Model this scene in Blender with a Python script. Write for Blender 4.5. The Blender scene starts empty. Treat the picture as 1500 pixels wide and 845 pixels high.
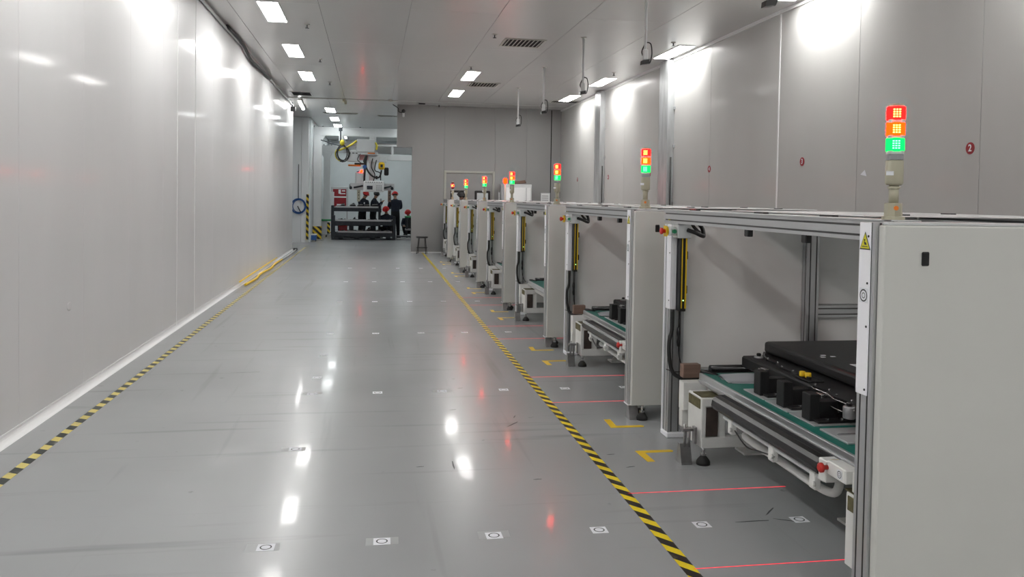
import bpy, bmesh, math, random
from mathutils import Vector, Matrix
random.seed(7)
PI = math.pi
scn = bpy.context.scene
COL = scn.collection
# ---------------------------------------------------------------- camera
cd = bpy.data.cameras.new('camera'); cam = bpy.data.objects.new('camera', cd); COL.objects.link(cam)
F, CY, YAW, PITCH, ROLL = 1216.54, 324.85, 0.167817, -0.0284, 0.016277
cd.sensor_width = 36.0; cd.sensor_fit = 'HORIZONTAL'; cd.lens = F / 1500 * 36
cd.shift_y = -(422.5 - CY) / 1500; cd.clip_start = .05; cd.clip_end = 200
_f = Vector((math.sin(YAW)*math.cos(PITCH), math.cos(YAW)*math.cos(PITCH), math.sin(PITCH)))
_r = Vector((math.cos(YAW), -math.sin(YAW), 0)); _u = _r.cross(_f)
_r2 = _r*math.cos(ROLL) + _u*math.sin(ROLL); _u2 = -_r*math.sin(ROLL) + _u*math.cos(ROLL)
cam.matrix_world = Matrix(((_r2.x, _u2.x, -_f.x, 0), (_r2.y, _u2.y, -_f.y, 0), (_r2.z, _u2.z, -_f.z, 1.6), (0, 0, 0, 1)))
scn.camera = cam
# ---------------------------------------------------------------- world, exposure
wd = bpy.data.worlds.new('world'); scn.world = wd; wd.use_nodes = True
wd.node_tree.nodes['Background'].inputs[0].default_value = (.5, .52, .55, 1)
wd.node_tree.nodes['Background'].inputs[1].default_value = .05
scn.view_settings.view_transform = 'Standard'; scn.view_settings.look = 'None'
scn.view_settings.exposure = 0.0; scn.view_settings.gamma = 1.0
scn.view_settings.use_curve_mapping = False
LIGHT_POWER = 40.0
# ---------------------------------------------------------------- materials
def mat(name, col, rough=.5, metal=0., var=0., scale=3., bump=0., bscale=40., emit=None, estr=0., coat=0., alpha=1., spec=.5, stretch=(1, 1, 1), rvar=0.):
    m = bpy.data.materials.new(name); m.use_nodes = True
    nt = m.node_tree; b = nt.nodes['Principled BSDF']
    b.inputs['Base Color'].default_value = (*col, 1); b.inputs['Roughness'].default_value = rough
    b.inputs['Metallic'].default_value = metal; b.inputs['Specular IOR Level'].default_value = spec
    if coat: b.inputs['Coat Weight'].default_value = coat
    if alpha < 1: b.inputs['Alpha'].default_value = alpha
    if emit: b.inputs['Emission Color'].default_value = (*emit, 1); b.inputs['Emission Strength'].default_value = estr
    tc = nt.nodes.new('ShaderNodeTexCoord'); mp = nt.nodes.new('ShaderNodeMapping'); mp.inputs['Scale'].default_value = stretch
    nt.links.new(tc.outputs['Object'], mp.inputs[0])
    if var or rvar:
        n = nt.nodes.new('ShaderNodeTexNoise'); n.inputs['Scale'].default_value = scale; n.inputs['Detail'].default_value = 5
        nt.links.new(mp.outputs[0], n.inputs['Vector'])
        if var:
            r = nt.nodes.new('ShaderNodeMapRange'); r.inputs[1].default_value = .3; r.inputs[2].default_value = .7
            r.inputs[3].default_value = 1 - var; r.inputs[4].default_value = 1 + var
            nt.links.new(n.outputs['Fac'], r.inputs[0])
            mx = nt.nodes.new('ShaderNodeVectorMath'); mx.operation = 'SCALE'; mx.inputs[0].default_value = col
            nt.links.new(r.outputs[0], mx.inputs['Scale']); nt.links.new(mx.outputs[0], b.inputs['Base Color'])
        if rvar:
            r = nt.nodes.new('ShaderNodeMapRange'); r.inputs[1].default_value = .35; r.inputs[2].default_value = .65
            r.inputs[3].default_value = rough - rvar; r.inputs[4].default_value = rough + rvar
            nt.links.new(n.outputs['Fac'], r.inputs[0]); nt.links.new(r.outputs[0], b.inputs['Roughness'])
    if bump:
        n = nt.nodes.new('ShaderNodeTexNoise'); n.inputs['Scale'].default_value = bscale; n.inputs['Detail'].default_value = 2
        nt.links.new(mp.outputs[0], n.inputs['Vector'])
        bp = nt.nodes.new('ShaderNodeBump'); bp.inputs['Strength'].default_value = 1; bp.inputs['Distance'].default_value = bump
        nt.links.new(n.outputs['Fac'], bp.inputs['Height']); nt.links.new(bp.outputs[0], b.inputs['Normal'])
    return m
def wall_mat(name, col, rough, bump=.0012, coat=0, cr=.1, sp=.5):
    """painted steel sandwich panel: satin, with broad oil-canning of the sheet"""
    m = mat(name, col, rough, var=.025, scale=1.3, bump=bump, bscale=.9, stretch=(1, 1, .35), spec=sp)
    b = m.node_tree.nodes['Principled BSDF']; b.inputs['Coat Weight'].default_value = coat; b.inputs['Coat Roughness'].default_value = cr
    return m
M = {}
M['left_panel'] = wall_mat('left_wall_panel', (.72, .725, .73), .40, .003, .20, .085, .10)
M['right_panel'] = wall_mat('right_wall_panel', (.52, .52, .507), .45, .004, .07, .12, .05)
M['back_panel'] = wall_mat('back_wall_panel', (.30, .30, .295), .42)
M['pillar'] = mat('return_wall_panel', (.85, .87, .88), .4)
M['far_panel'] = mat('far_wall_panel', (.62, .66, .67), .4, var=.02)
M['joint'] = mat('panel_joint', (.16, .16, .155), .5)
M['trim'] = mat('white_trim', (.84, .85, .85), .25)
M['ceil'] = mat('ceiling_panel', (.60, .60, .585), .27, var=.03, scale=.8, bump=.002, bscale=.9, stretch=(1, .5, 1), coat=.15)
M['ceil'].node_tree.nodes['Principled BSDF'].inputs['Coat Roughness'].default_value = .08
M['white'] = mat('white_powder_coat', (.63, .63, .60), .42, var=.015, bump=.0001, bscale=300)
M['white2'] = mat('white_painted_steel', (.78, .78, .76), .4, var=.05, scale=9)
M['inner'] = mat('enclosure_panel', (.80, .80, .785), .45, var=.02)
M['alu'] = mat('anodised_aluminium', (.55, .56, .57), .33, metal=.75, var=.03)
M['groove'] = mat('profile_groove', (.14, .14, .14), .5, metal=.4)
M['cover'] = mat('white_cover_strip', (.92, .92, .96), .4)
M['black'] = mat('black_plastic', (.008, .008, .009), .38)
M['matte'] = mat('matte_black_metal', (.006, .006, .007), .6, var=.1)
M['rubber'] = mat('black_rubber', (.02, .02, .02), .75)
M['cable'] = mat('black_cable', (.012, .012, .012), .5)
M['steel'] = mat('cast_steel', (.33, .33, .33), .38, metal=.8, var=.15, scale=20)
M['steel2'] = mat('machined_lug', (.34, .34, .35), .35, metal=.6)
M['chrome'] = mat('bright_steel', (.62, .62, .62), .2, metal=.95)
M['galv'] = mat('galvanised_steel', (.55, .57, .58), .35, metal=.7, var=.18, scale=8, stretch=(1, 1, .2))
M['yellow'] = mat('signal_yellow', (.80, .53, .01), .45, var=.05)
M['red'] = mat('signal_red', (.55, .02, .015), .35)
M['green'] = mat('belt_green', (.006, .15, .118), .5, var=.08, scale=14)
M['greenb'] = mat('button_green', (.02, .22, .10), .35)
M['clear'] = mat('clear_plastic', (.75, .8, .78), .1, alpha=.45)
M['olive'] = mat('olive_pad', (.12, .105, .05), .8, var=.35, scale=30)
M['brown'] = mat('brown_pad', (.050, .036, .030), .7, var=.3, scale=18)
M['woodish'] = mat('brown_box', (.20, .125, .095), .6, var=.12, scale=10, stretch=(.3, 1, 4))
M['beige'] = mat('beige_plastic', (.42, .40, .30), .45)
M['paper'] = mat('paper', (.80, .82, .86), .8)
M['ink'] = mat('ink', (.03, .035, .04), .6)
M['tapey'] = M['yellow']
M['dark'] = mat('dark_steel', (.028, .033, .04), .5, metal=.3, var=.2, scale=10)
M['lgrey'] = mat('light_grey_paint', (.62, .635, .64), .4, var=.04)
M['mgrey'] = mat('mid_grey_paint', (.33, .34, .35), .45)
M['orange'] = mat('orange_plastic', (.75, .20, .02), .4)
M['blue'] = mat('blue_hose', (.02, .10, .33), .4)
M['ydark'] = mat('yellow_sleeve', (.62, .52, .03), .5)
M['navy'] = mat('navy_cloth', (.012, .017, .032), .85, var=.2, scale=12)
M['trous'] = mat('black_cloth', (.008, .008, .011), .85)
M['skin'] = mat('skin', (.40, .22, .15), .55)
M['hair'] = mat('black_hair', (.01, .009, .008), .6)
M['helmet'] = mat('red_helmet', (.62, .018, .02), .3)
M['screen'] = mat('screen', (.01, .015, .03), .15)
M['grn'] = mat('green_paint', (.02, .25, .08), .5)
M['vent'] = mat('vent_metal', (.42, .42, .38), .45)
M['hole'] = mat('dark_cavity', (.012, .012, .012), .8)
M['boardred'] = mat('board_red', (.28, .012, .02), .5, var=.12, scale=6)
M['platea'] = mat('aluminium_plate', (.50, .51, .52), .38, metal=.35, var=.05)
M['rollb'] = mat('black_roller_cover', (.006, .006, .007), .25)
def emis(name, col, s):
    m = bpy.data.materials.new(name); m.use_nodes = True; nt = m.node_tree; nt.nodes.clear()
    o = nt.nodes.new('ShaderNodeOutputMaterial'); e = nt.nodes.new('ShaderNodeEmission')
    e.inputs[0].default_value = (*col, 1); e.inputs[1].default_value = s; nt.links.new(e.outputs[0], o.inputs[0]); return m
M['lamp'] = emis('lamp_diffuser', (1, .985, .96), LIGHT_POWER)
M['lamp_far'] = emis('lamp_diffuser_far', (.95, 1, 1), LIGHT_POWER * .58)
M['L_red'] = emis('lens_red', (1, .0007, .0006), 60); M['L_amb'] = emis('lens_amber', (1, .006, .0003), 36); M['L_grn'] = emis('lens_green', (.004, .85, .08), 3.0)
M['L_dot'] = emis('led_yellow', (1, .75, .12), 6); M['L_dotg'] = emis('led_mint', (.35, 1, .75), 2.2)
M['L_off'] = mat('unlit_red_lens', (.2, .01, .01), .3)
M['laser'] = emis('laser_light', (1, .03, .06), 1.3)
M['led'] = emis('green_led', (.4, 1, .3), 4)
# floor: glossy grey epoxy with scuffs
def floor_mat():
    m = bpy.data.materials.new('epoxy_floor'); m.use_nodes = True; nt = m.node_tree; b = nt.nodes['Principled BSDF']; N = nt.nodes.new; L = nt.links.new
    tc = N('ShaderNodeTexCoord')
    def noise(scale, stretch, detail=4, rot=0):
        mp = N('ShaderNodeMapping'); mp.inputs['Scale'].default_value = stretch; mp.inputs['Rotation'].default_value = (0, 0, rot); L(tc.outputs['Object'], mp.inputs[0])
        n = N('ShaderNodeTexNoise'); n.inputs['Scale'].default_value = scale; n.inputs['Detail'].default_value = detail; L(mp.outputs[0], n.inputs['Vector']); return n.outputs['Fac']
    def rng(x, a, c, lo, hi):
        r = N('ShaderNodeMapRange'); r.inputs[1].default_value = a; r.inputs[2].default_value = c; r.inputs[3].default_value = lo; r.inputs[4].default_value = hi; L(x, r.inputs[0]); return r.outputs[0]
    def mul(x, y):
        q = N('ShaderNodeMath'); q.operation = 'MULTIPLY'; L(x, q.inputs[0]); L(y, q.inputs[1]); return q.outputs[0]
    big = rng(noise(.6, (1, 1, 1)), .3, .7, .93, 1.06)
    sc = rng(noise(1.6, (.35, 5, 1), 6), .60, .74, 1, .80)         # cross scuffs left by cart wheels
    sy = rng(noise(1.5, (5, .22, 1), 6, .08), .62, .76, 1, .86)     # lengthwise wheel tracks
    sp = rng(noise(9, (1, 1, 1), 3), .72, .80, 1, .62)              # small dark marks
    v = mul(mul(big, sc), mul(sy, sp))
    s = N('ShaderNodeVectorMath'); s.operation = 'SCALE'; s.inputs[0].default_value = (.335, .345, .352); L(v, s.inputs['Scale']); L(s.outputs[0], b.inputs['Base Color'])
    b.inputs['Roughness'].default_value = .25
    b.inputs['Specular IOR Level'].default_value = .17
    b.inputs['Coat Weight'].default_value = .13; b.inputs['Coat IOR'].default_value = 1.45; L(rng(noise(.8, (2, .5, 1), 4), .35, .65, .05, .075), b.inputs['Coat Roughness'])
    bp = N('ShaderNodeBump'); bp.inputs['Strength'].default_value = 1; bp.inputs['Distance'].default_value = .0022; L(noise(1.7, (1, .6, 1), 2), bp.inputs['Height']); L(bp.outputs[0], b.inputs['Normal'])
    bq = N('ShaderNodeBump'); bq.inputs['Strength'].default_value = 1; bq.inputs['Distance'].default_value = .0016; L(noise(2.6, (1, .8, 1), 2), bq.inputs['Height']); L(bq.outputs[0], b.inputs['Coat Normal'])
    return m
M['floor'] = floor_mat()
M['sign_red'] = mat('sign_red', (.30, .006, .014), .5); M['sign_yellow'] = mat('sign_yellow', (.68, .62, .02), .5)
def tape_mat(name, slope, period, a, c):
    m = bpy.data.materials.new(name); m.use_nodes = True; nt = m.node_tree; b = nt.nodes['Principled BSDF']; N = nt.nodes.new; L = nt.links.new
    tc = N('ShaderNodeTexCoord'); sp = N('ShaderNodeSeparateXYZ'); L(tc.outputs['Object'], sp.inputs[0])
    q = N('ShaderNodeMath'); q.operation = 'MULTIPLY_ADD'; L(sp.outputs[0], q.inputs[0]); q.inputs[1].default_value = slope; L(sp.outputs[1], q.inputs[2])
    d = N('ShaderNodeMath'); d.operation = 'DIVIDE'; L(q.outputs[0], d.inputs[0]); d.inputs[1].default_value = period
    fr = N('ShaderNodeMath'); fr.operation = 'FRACT'; L(d.outputs[0], fr.inputs[0])
    gt = N('ShaderNodeMath'); gt.operation = 'GREATER_THAN'; L(fr.outputs[0], gt.inputs[0]); gt.inputs[1].default_value = .52
    n = N('ShaderNodeTexNoise'); n.inputs['Scale'].default_value = 7; n.inputs['Detail'].default_value = 6; L(tc.outputs['Object'], n.inputs['Vector'])
    w = N('ShaderNodeMapRange'); w.inputs[1].default_value = .6; w.inputs[2].default_value = .72; w.inputs[4].default_value = .55; L(n.outputs['Fac'], w.inputs[0])
    mx = N('ShaderNodeMix'); mx.data_type = 'RGBA'; mx.inputs[6].default_value = (*a, 1); mx.inputs[7].default_value = (*c, 1); L(gt.outputs[0], mx.inputs[0])
    m2 = N('ShaderNodeMix'); m2.data_type = 'RGBA'; m2.inputs[7].default_value = (.25, .25, .2, 1); L(mx.outputs[2], m2.inputs[6]); L(w.outputs[0], m2.inputs[0])
    L(m2.outputs[2], b.inputs['Base Color']); b.inputs['Roughness'].default_value = .45; return m
M['tape_l'] = tape_mat('striped_tape_left', .55, .178, (.015, .022, .018), (.66, .55, .16))
M['tape_r'] = tape_mat('striped_tape_right', 1.3, .165, (.006, .006, .006), (.85, .66, .01))
M['hazard'] = tape_mat('hazard_stripes', 0, .2, (.01, .01, .01), (.7, .5, .02))
# ---------------------------------------------------------------- mesh helpers
class MB:
    def __init__(s): s.bm = bmesh.new()
    def box(s, a, b, bev=0, seg=1):
        x0, y0, z0 = [min(a[i], b[i]) for i in range(3)]; x1, y1, z1 = [max(a[i], b[i]) for i in range(3)]
        v = [s.bm.verts.new(p) for p in ((x0, y0, z0), (x1, y0, z0), (x1, y1, z0), (x0, y1, z0), (x0, y0, z1), (x1, y0, z1), (x1, y1, z1), (x0, y1, z1))]
        fs = [s.bm.faces.new([v[i] for i in q]) for q in ((3, 2, 1, 0), (4, 5, 6, 7), (0, 1, 5, 4), (1, 2, 6, 5), (2, 3, 7, 6), (3, 0, 4, 7))]
        if bev:
            es = {e for f in fs for e in f.edges}
            bmesh.ops.bevel(s.bm, geom=list(es), offset=bev, segments=seg, profile=.5, affect='EDGES')
        return s
    def prism(s, pts, d, closed=True):
        """pts: 3D polygon, d: extrusion vector"""
        d = Vector(d); a = [s.bm.verts.new(p) for p in pts]; b = [s.bm.verts.new(Vector(p) + d) for p in pts]; n = len(pts)
        s.bm.faces.new(a[::-1]); s.bm.faces.new(b)
        for i in range(n): s.bm.faces.new((a[i], a[(i+1) % n], b[(i+1) % n], b[i]))
        return s
    def tube(s, pts, r, n=8, caps=True):
        pts = [Vector(p) for p in pts]; rings = []; up = None
        for i, p in enumerate(pts):
            if i == 0: t = pts[1] - p
            elif i == len(pts) - 1: t = p - pts[i-1]
            else: t = (pts[i+1] - p).normalized() + (p - pts[i-1]).normalized()
            t.normalize()
            if up is None: up = Vector((0, 0, 1)) if abs(t.z) < .9 else Vector((1, 0, 0))
            x = t.cross(up).normalized(); y = x.cross(t).normalized(); up = y
            rr = r[i] if isinstance(r, (list, tuple)) else r
            rings.append([s.bm.verts.new(p + (x*math.cos(k*2*PI/n) + y*math.sin(k*2*PI/n))*rr) for k in range(n)])
        for a, b in zip(rings, rings[1:]):
            for k in range(n): s.bm.faces.new((a[k], a[(k+1) % n], b[(k+1) % n], b[k])).smooth = True
        if caps: s.bm.faces.new(rings[0][::-1]); s.bm.faces.new(rings[-1])
        return s
    def lathe(s, prof, c=(0, 0, 0), n=16, axis='z'):
        """prof: list of (r, h)"""
        def P(r, h, a):
            u, w = r*math.cos(a), r*math.sin(a)
            return {'z': (c[0]+u, c[1]+w, c[2]+h), 'x': (c[0]+h, c[1]+u, c[2]+w), 'y': (c[0]+u, c[1]+h, c[2]+w)}[axis]
        rings = [[s.bm.verts.new(P(max(r, 1e-4), h, k*2*PI/n)) for k in range(n)] for r, h in prof]
        for a, b in zip(rings, rings[1:]):
            for k in range(n): s.bm.faces.new((a[k], a[(k+1) % n], b[(k+1) % n], b[k])).smooth = len(prof) > 3
        s.bm.faces.new(rings[0][::-1]); s.bm.faces.new(rings[-1]); return s
    def ball(s, c, r, sc=(1, 1, 1), u=12, v=8):
        m = Matrix.Translation(c) @ Matrix.Diagonal((sc[0], sc[1], sc[2], 1))
        q = bmesh.ops.create_uvsphere(s.bm, u_segments=u, v_segments=v, radius=r, matrix=m)
        for w in q['verts']:
            for f in w.link_faces: f.smooth = True
        return s
    def build(s, name, m, parent=None):
        me = bpy.data.meshes.new(name); bmesh.ops.recalc_face_normals(s.bm, faces=s.bm.faces); s.bm.to_mesh(me); s.bm.free()
        if m: me.materials.append(m if not isinstance(m, str) else M[m])
        o = bpy.data.objects.new(name, me); COL.objects.link(o)
        if parent: o.parent = parent
        return o
def tag(o, label=None, cat=None, group=None, kind=None):
    if label: o['label'] = label
    if cat: o['category'] = cat
    if group: o['group'] = group
    if kind: o['kind'] = kind
    return o
def empty(name, loc=(0, 0, 0), label=None, cat=None, group=None, rz=0, kind=None):
    o = bpy.data.objects.new(name, None); COL.objects.link(o); o.location = loc; o.rotation_euler = (0, 0, rz); o.empty_display_size = .1
    return tag(o, label, cat, group, kind)
KIDS = {}
def copy_tree(o, parent=None):
    c = o.copy(); COL.objects.link(c)
    if parent: c.parent = parent
    for ch in [x for x in ALLOBJ() if x.parent == o]: copy_tree(ch, c)
    return c
_cache = {}
def ALLOBJ(): return _cache['l']
def snap(): _cache['l'] = list(COL.objects)
def B(name, a, b, m, parent=None, bev=0): return MB().box(a, b, bev).build(name, m, parent)
def profile(name, p0, size, length, axis, parent, slots=(1, 1), m='alu'):
    """slotted aluminium extrusion: cross section w x h with recessed T-slots, extruded along axis from p0 (min corner)"""
    w, h = size; g = .009; dp = .008
    pts = []
    def side(a, b, n):
        a = Vector(a); b = Vector(b); d = b - a; L = d.length; d.normalize(); inn = Vector((-d.y, d.x)); pts.append(a)
        for k in range(n):
            c = a + d*L*(k+.5)/n
            pts.extend([c - d*g/2, c - d*g/2 + inn*dp, c + d*g/2 + inn*dp, c + d*g/2])
    nx, ny = slots
    side((0, 0), (w, 0), nx); side((w, 0), (w, h), ny); side((w, h), (0, h), nx); side((0, h), (0, 0), ny)
    def P(q):
        return {'z': (p0[0]+q.x, p0[1]+q.y, p0[2]), 'y': (p0[0]+q.x, p0[1], p0[2]+q.y), 'x': (p0[0], p0[1]+q.x, p0[2]+q.y)}[axis]
    d = {'z': (0, 0, length), 'y': (0, length, 0), 'x': (length, 0, 0)}[axis]
    mb = MB(); n = len(pts); D = Vector(d)
    a = [mb.bm.verts.new(P(q)) for q in pts]; b = [mb.bm.verts.new(Vector(P(q)) + D) for q in pts]
    mb.bm.faces.new(a[::-1]); mb.bm.faces.new(b)
    for i in range(n): mb.bm.faces.new((a[i], a[(i+1) % n], b[(i+1) % n], b[i]))
    # dark slot floors
    idx = []
    o = mb.build(name, m, parent); o.data.materials.append(M['groove'])
    k = 0; per = []
    for s_, cnt in ((0, nx), (1, ny), (2, nx), (3, ny)):
        per.append((k, cnt)); k += 1 + 4*cnt
    slotset = set()
    for st, cnt in per:
        for j in range(cnt): slotset.add(st + 1 + 4*j + 1); slotset.add(st + 1 + 4*j); slotset.add(st + 1 + 4*j + 2)
    for f in o.data.polygons:
        if f.index >= 2 and (f.index - 2) in slotset: f.material_index = 1
    return o
def text(name, s, size, loc, rot, m, parent=None, ext=.0008, bold=0):
    c = bpy.data.curves.new(name, 'FONT'); c.body = s; c.size = size; c.align_x = 'CENTER'; c.align_y = 'CENTER'; c.extrude = ext; c.offset = bold
    t = bpy.data.objects.new(name, c); COL.objects.link(t); dg = bpy.context.evaluated_depsgraph_get(); dg.update()
    me = bpy.data.meshes.new_from_object(t.evaluated_get(dg)); bpy.data.objects.remove(t)
    me.materials.clear(); me.materials.append(M[m]); o = bpy.data.objects.new(name, me); COL.objects.link(o)
    o.location = loc; o.rotation_euler = rot
    if parent: o.parent = parent
    return o
def smoothpath(pts, n=5):
    pts = [Vector(p) for p in pts]; out = []
    for i in range(len(pts)-1):
        p0 = pts[max(i-1, 0)]; p1 = pts[i]; p2 = pts[i+1]; p3 = pts[min(i+2, len(pts)-1)]
        for k in range(n):
            t = k/n; out.append(.5*((2*p1) + (p2-p0)*t + (2*p0-5*p1+4*p2-p3)*t*t + (3*p1-p0-3*p2+p3)*t**3))
    out.append(pts[-1]); return out

# ================================================================ THE SETTING
XL, XR, YN, YB, YF, ZC = -2.27, 5.45, -6.0, 23.8, 40.0, 4.2
CS = 1.0196   # ceiling coordinates were measured on z = 4.15
fl = B('floor', (-6, YN-.2, -.1), (9, YF+.2, 0), 'floor'); tag(fl, 'glossy grey epoxy floor with scuff marks and lamp reflections', kind='structure')
# left wall: steel sandwich panels
wl = B('wall_left', (XL-.12, YN, 0), (XL-.02, 24.9, ZC), 'joint'); tag(wl, 'long glossy light grey panel wall along the left', kind='structure')
seams = [YN, -2.3, -1.1, .1, 1.3, 2.5, 3.55, 4.65, 5.88, 7.12, 8.42, 9.68, 10.36, 11.36, 12.6, 13.9, 15.22, 16.2, 16.9, 18.0, 19.1, 20.1, 21.4, 22.9, 24.43, 24.9]
for i, (a, b) in enumerate(zip(seams, seams[1:])):
    o = B('wall_panel', (-.03, a+.0025, .012), (0, b-.0025, ZC-.004), 'left_panel', None, .0015); o.parent = wl
    o.location = (XL, 0, 0)
    # each sheet sits a hair out of true, so that reflections break at the joints
    ang = random.uniform(-.0012, .0012); c = (a+b)/2
    o.rotation_euler = (0, 0, ang); o.location = (XL + math.sin(ang)*c, c - math.cos(ang)*c, 0)
for i, y in enumerate((10.36, 11.36)):
    o = B('joint_strip', (XL-.004, y-.012, 0.02), (XL+.006, y+.012, ZC-.01), 'trim', wl, .003)
dent = MB().ball((XL+.001, 6.8, .72), .055, (.06, 1, .6)).build('dent_mark', 'left_panel', wl)
# right wall
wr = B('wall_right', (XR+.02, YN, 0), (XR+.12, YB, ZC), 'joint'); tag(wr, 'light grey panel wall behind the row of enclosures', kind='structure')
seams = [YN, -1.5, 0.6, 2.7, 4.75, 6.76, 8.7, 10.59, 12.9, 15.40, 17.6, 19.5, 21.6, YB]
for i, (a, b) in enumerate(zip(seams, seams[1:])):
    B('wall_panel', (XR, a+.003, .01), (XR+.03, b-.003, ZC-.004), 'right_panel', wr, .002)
B('joint_strip', (XR-.006, 10.565, .02), (XR+.004, 10.60, ZC-.01), 'trim', wr, .002)
# back wall (left edge steps back above the gantry beam)
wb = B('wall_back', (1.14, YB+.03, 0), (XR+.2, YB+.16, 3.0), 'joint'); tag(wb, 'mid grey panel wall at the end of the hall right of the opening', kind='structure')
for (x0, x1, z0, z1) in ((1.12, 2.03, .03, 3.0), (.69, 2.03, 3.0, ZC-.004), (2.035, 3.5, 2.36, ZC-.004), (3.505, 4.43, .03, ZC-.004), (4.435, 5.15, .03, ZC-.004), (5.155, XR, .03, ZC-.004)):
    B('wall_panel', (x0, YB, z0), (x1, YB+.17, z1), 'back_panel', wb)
B('panel_gap', (5.142, YB-.004, .03), (5.168, YB+.01, ZC-.02), 'hole', wb)
tr = B('trim_1', (XL, 22.90, ZC-.012), (.69, 22.96, ZC), 'vent'); tag(tr, 'thin ceiling trim across the hall before the opening', kind='structure')
bb = B('baseboard_back', (1.12, YB-.012, 0), (XR, YB, .03), 'trim'); tag(bb, 'white skirting strip of the back wall', kind='structure')
mb = MB(); prof = [(0, 0), (.05, 0)] + [(.05 - .05*math.sin(t*PI/12), .055 - .055*math.cos(t*PI/12)) for t in range(1, 6)] + [(.004, .06), (0, .06)]
mb.prism([(XL+x, YN, z) for x, z in prof], (0, 24.9-YN, 0)); cove = mb.build('baseboard_left', 'trim')
tag(cove, 'white coved skirting where the left wall meets the floor', kind='structure')
cr = B('trim_2', (XR-.03, YN, ZC-.05), (XR, YB, ZC), 'trim'); tag(cr, 'light corner strip between right wall and ceiling', kind='structure')
cr = B('trim_3', (XL, YN, ZC-.03), (XL+.02, 24.9, ZC), 'trim'); tag(cr, 'light corner strip between left wall and ceiling', kind='structure')
# door in the back wall
dr = B('door_1', (2.10, YB+.02, 0), (3.44, YB+.06, 2.30), 'back_panel'); tag(dr, 'grey double door in the back wall with two black framed windows', kind='structure')
for q in ((2.035, 2.10, 0, 2.36), (3.44, 3.50, 0, 2.36), (2.10, 3.44, 2.30, 2.36)):
    B('door_frame', (q[0], YB-.02, q[2]), (q[1], YB+.1, q[3]), 'vent', dr, .004)
for x0, x1 in ((2.25, 2.66), (2.95, 3.36)):
    B('window_frame', (x0-.02, YB-.002, 1.0), (x1+.02, YB+.05, 1.80), 'black', dr, .02)
    B('pane', (x0+.03, YB-.006, 1.05), (x1-.03, YB+.045, 1.75), 'far_panel', dr, .018)
# near wall behind camera
wn = B('wall_near', (XL-.1, YN-.15, 0), (XR+.1, YN, ZC), 'right_panel'); tag(wn, 'panel wall behind the viewer', kind='structure')
# ceiling panels
ce = B('ceiling', (-6, YN-.2, ZC+.02), (9, YF+.2, ZC+.12), 'joint'); tag(ce, 'satin grey panel ceiling with thin joints', kind='structure')
xs = [XL-.02, -1.95, -.74, .50, 1.76, 2.98, 4.22, XR+.02]
for i, (a, b) in enumerate(zip(xs, xs[1:])):
    ys = [YN, 0.2, 5.9, 11.7, 17.2, 22.9] if i % 2 else [YN, 3.0, 8.8, 14.5, 20.1, 22.9]
    for c, d in zip(ys, ys[1:]):
        o = B('ceiling_panel', (a+.002, c+.002, ZC), (b-.002, d-.002, ZC+.03), 'ceil', ce, .0012)
for (a, b) in ((-6, -3.5), (-3.5, -1.2), (-1.2, 1.2), (1.2, 3.6), (3.6, 6.0), (6, 9)):
    for c, d in ((22.96, 28.7), (28.7, 34.4), (34.4, YF)):
        B('ceiling_panel', (a+.002, c+.002, ZC), (b-.002, d-.002, ZC+.03), 'ceil', ce)
# far bay walls
wf = B('wall_far', (-6, YF, 0), (9, YF+.1, ZC+.1), 'far_panel'); tag(wf, 'pale wall of the far bay behind the workers', kind='structure')
wp = B('wall_side', (-6, 28.7, 0), (-2.34, 28.86, ZC), 'pillar'); tag(wp, 'light grey wall return at the left of the far bay', kind='structure')
B('wall_panel', (-2.33, 28.69, 0), (-2.10, 28.86, ZC), 'pillar', wp)
B('side_panel', (-2.10, 28.87, 0), (-2.04, YF, ZC), 'far_panel', wp)
wq = B('wall_side_right', (9, YB, 0), (9.1, YF, ZC), 'far_panel'); tag(wq, 'side wall of the far bay', kind='structure')
wq = B('wall_side_left', (-6.1, 24.8, 0), (-6, 28.9, ZC), 'far_panel'); tag(wq, 'side wall of the recess at the far left', kind='structure')
wq = B('wall_recess', (-6, 24.78, 0), (XL-.12, 24.9, ZC), 'far_panel'); tag(wq, 'recess wall behind the end of the left wall', kind='structure')
wq = B('wall_back_right', (XR+.2, YB, 0), (9, YB+.15, ZC), 'back_panel'); tag(wq, 'hidden continuation of the back wall', kind='structure')

# ================================================================ CEILING FITTINGS
def ordinal(i): return ['nearest', 'second', 'third', 'fourth', 'fifth', 'sixth', 'seventh', 'eighth', 'ninth', 'tenth'][i]
def ceiling_light(x, y, label, group, m='lamp', w=.27, l=1.3):
    t = empty('ceiling_light', (x, y, ZC), label, 'ceiling light', group)
    mb = MB(); e = .018
    mb.box((-w/2-e, -l/2-e, -.012), (-w/2, l/2+e, 0)); mb.box((w/2, -l/2-e, -.012), (w/2+e, l/2+e, 0)); mb.box((-w/2, -l/2-e, -.012), (w/2, -l/2, 0)); mb.box((-w/2, l/2, -.012), (w/2, l/2+e, 0))
    mb.build('frame', 'trim', t); B('diffuser', (-w/2, -l/2, -.008), (w/2, l/2, -.001), m, t)
LL = [-3.55, -0.4, 2.75, 5.95, 9.15, 12.32, 15.53, 18.73]
for i, y in enumerate(LL):
    v = i - 5
    ceiling_light(-1.42, y, ['ceiling light panel in the left row, largest and nearest in view', 'ceiling light panel in the left row, second one in view', 'ceiling light panel in the left row, third one, before the dark vent'][v] if v >= 0 else 'left row ceiling light panel out of the picture, ' + ['well behind the viewer', 'over the viewer', 'just ahead of the viewer', 'further ahead of the viewer', 'right above the top edge'][i], 'light panels of the left ceiling row' if v >= 0 else 'left row lights out of view')
for i, y in enumerate([17.75, 20.8]):
    ceiling_light(2.05, y, ['nearer of the two middle row ceiling lights, before the slatted vent', 'farther of the two middle row ceiling lights near the back wall'][i], 'light panels of the middle ceiling row')
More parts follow.
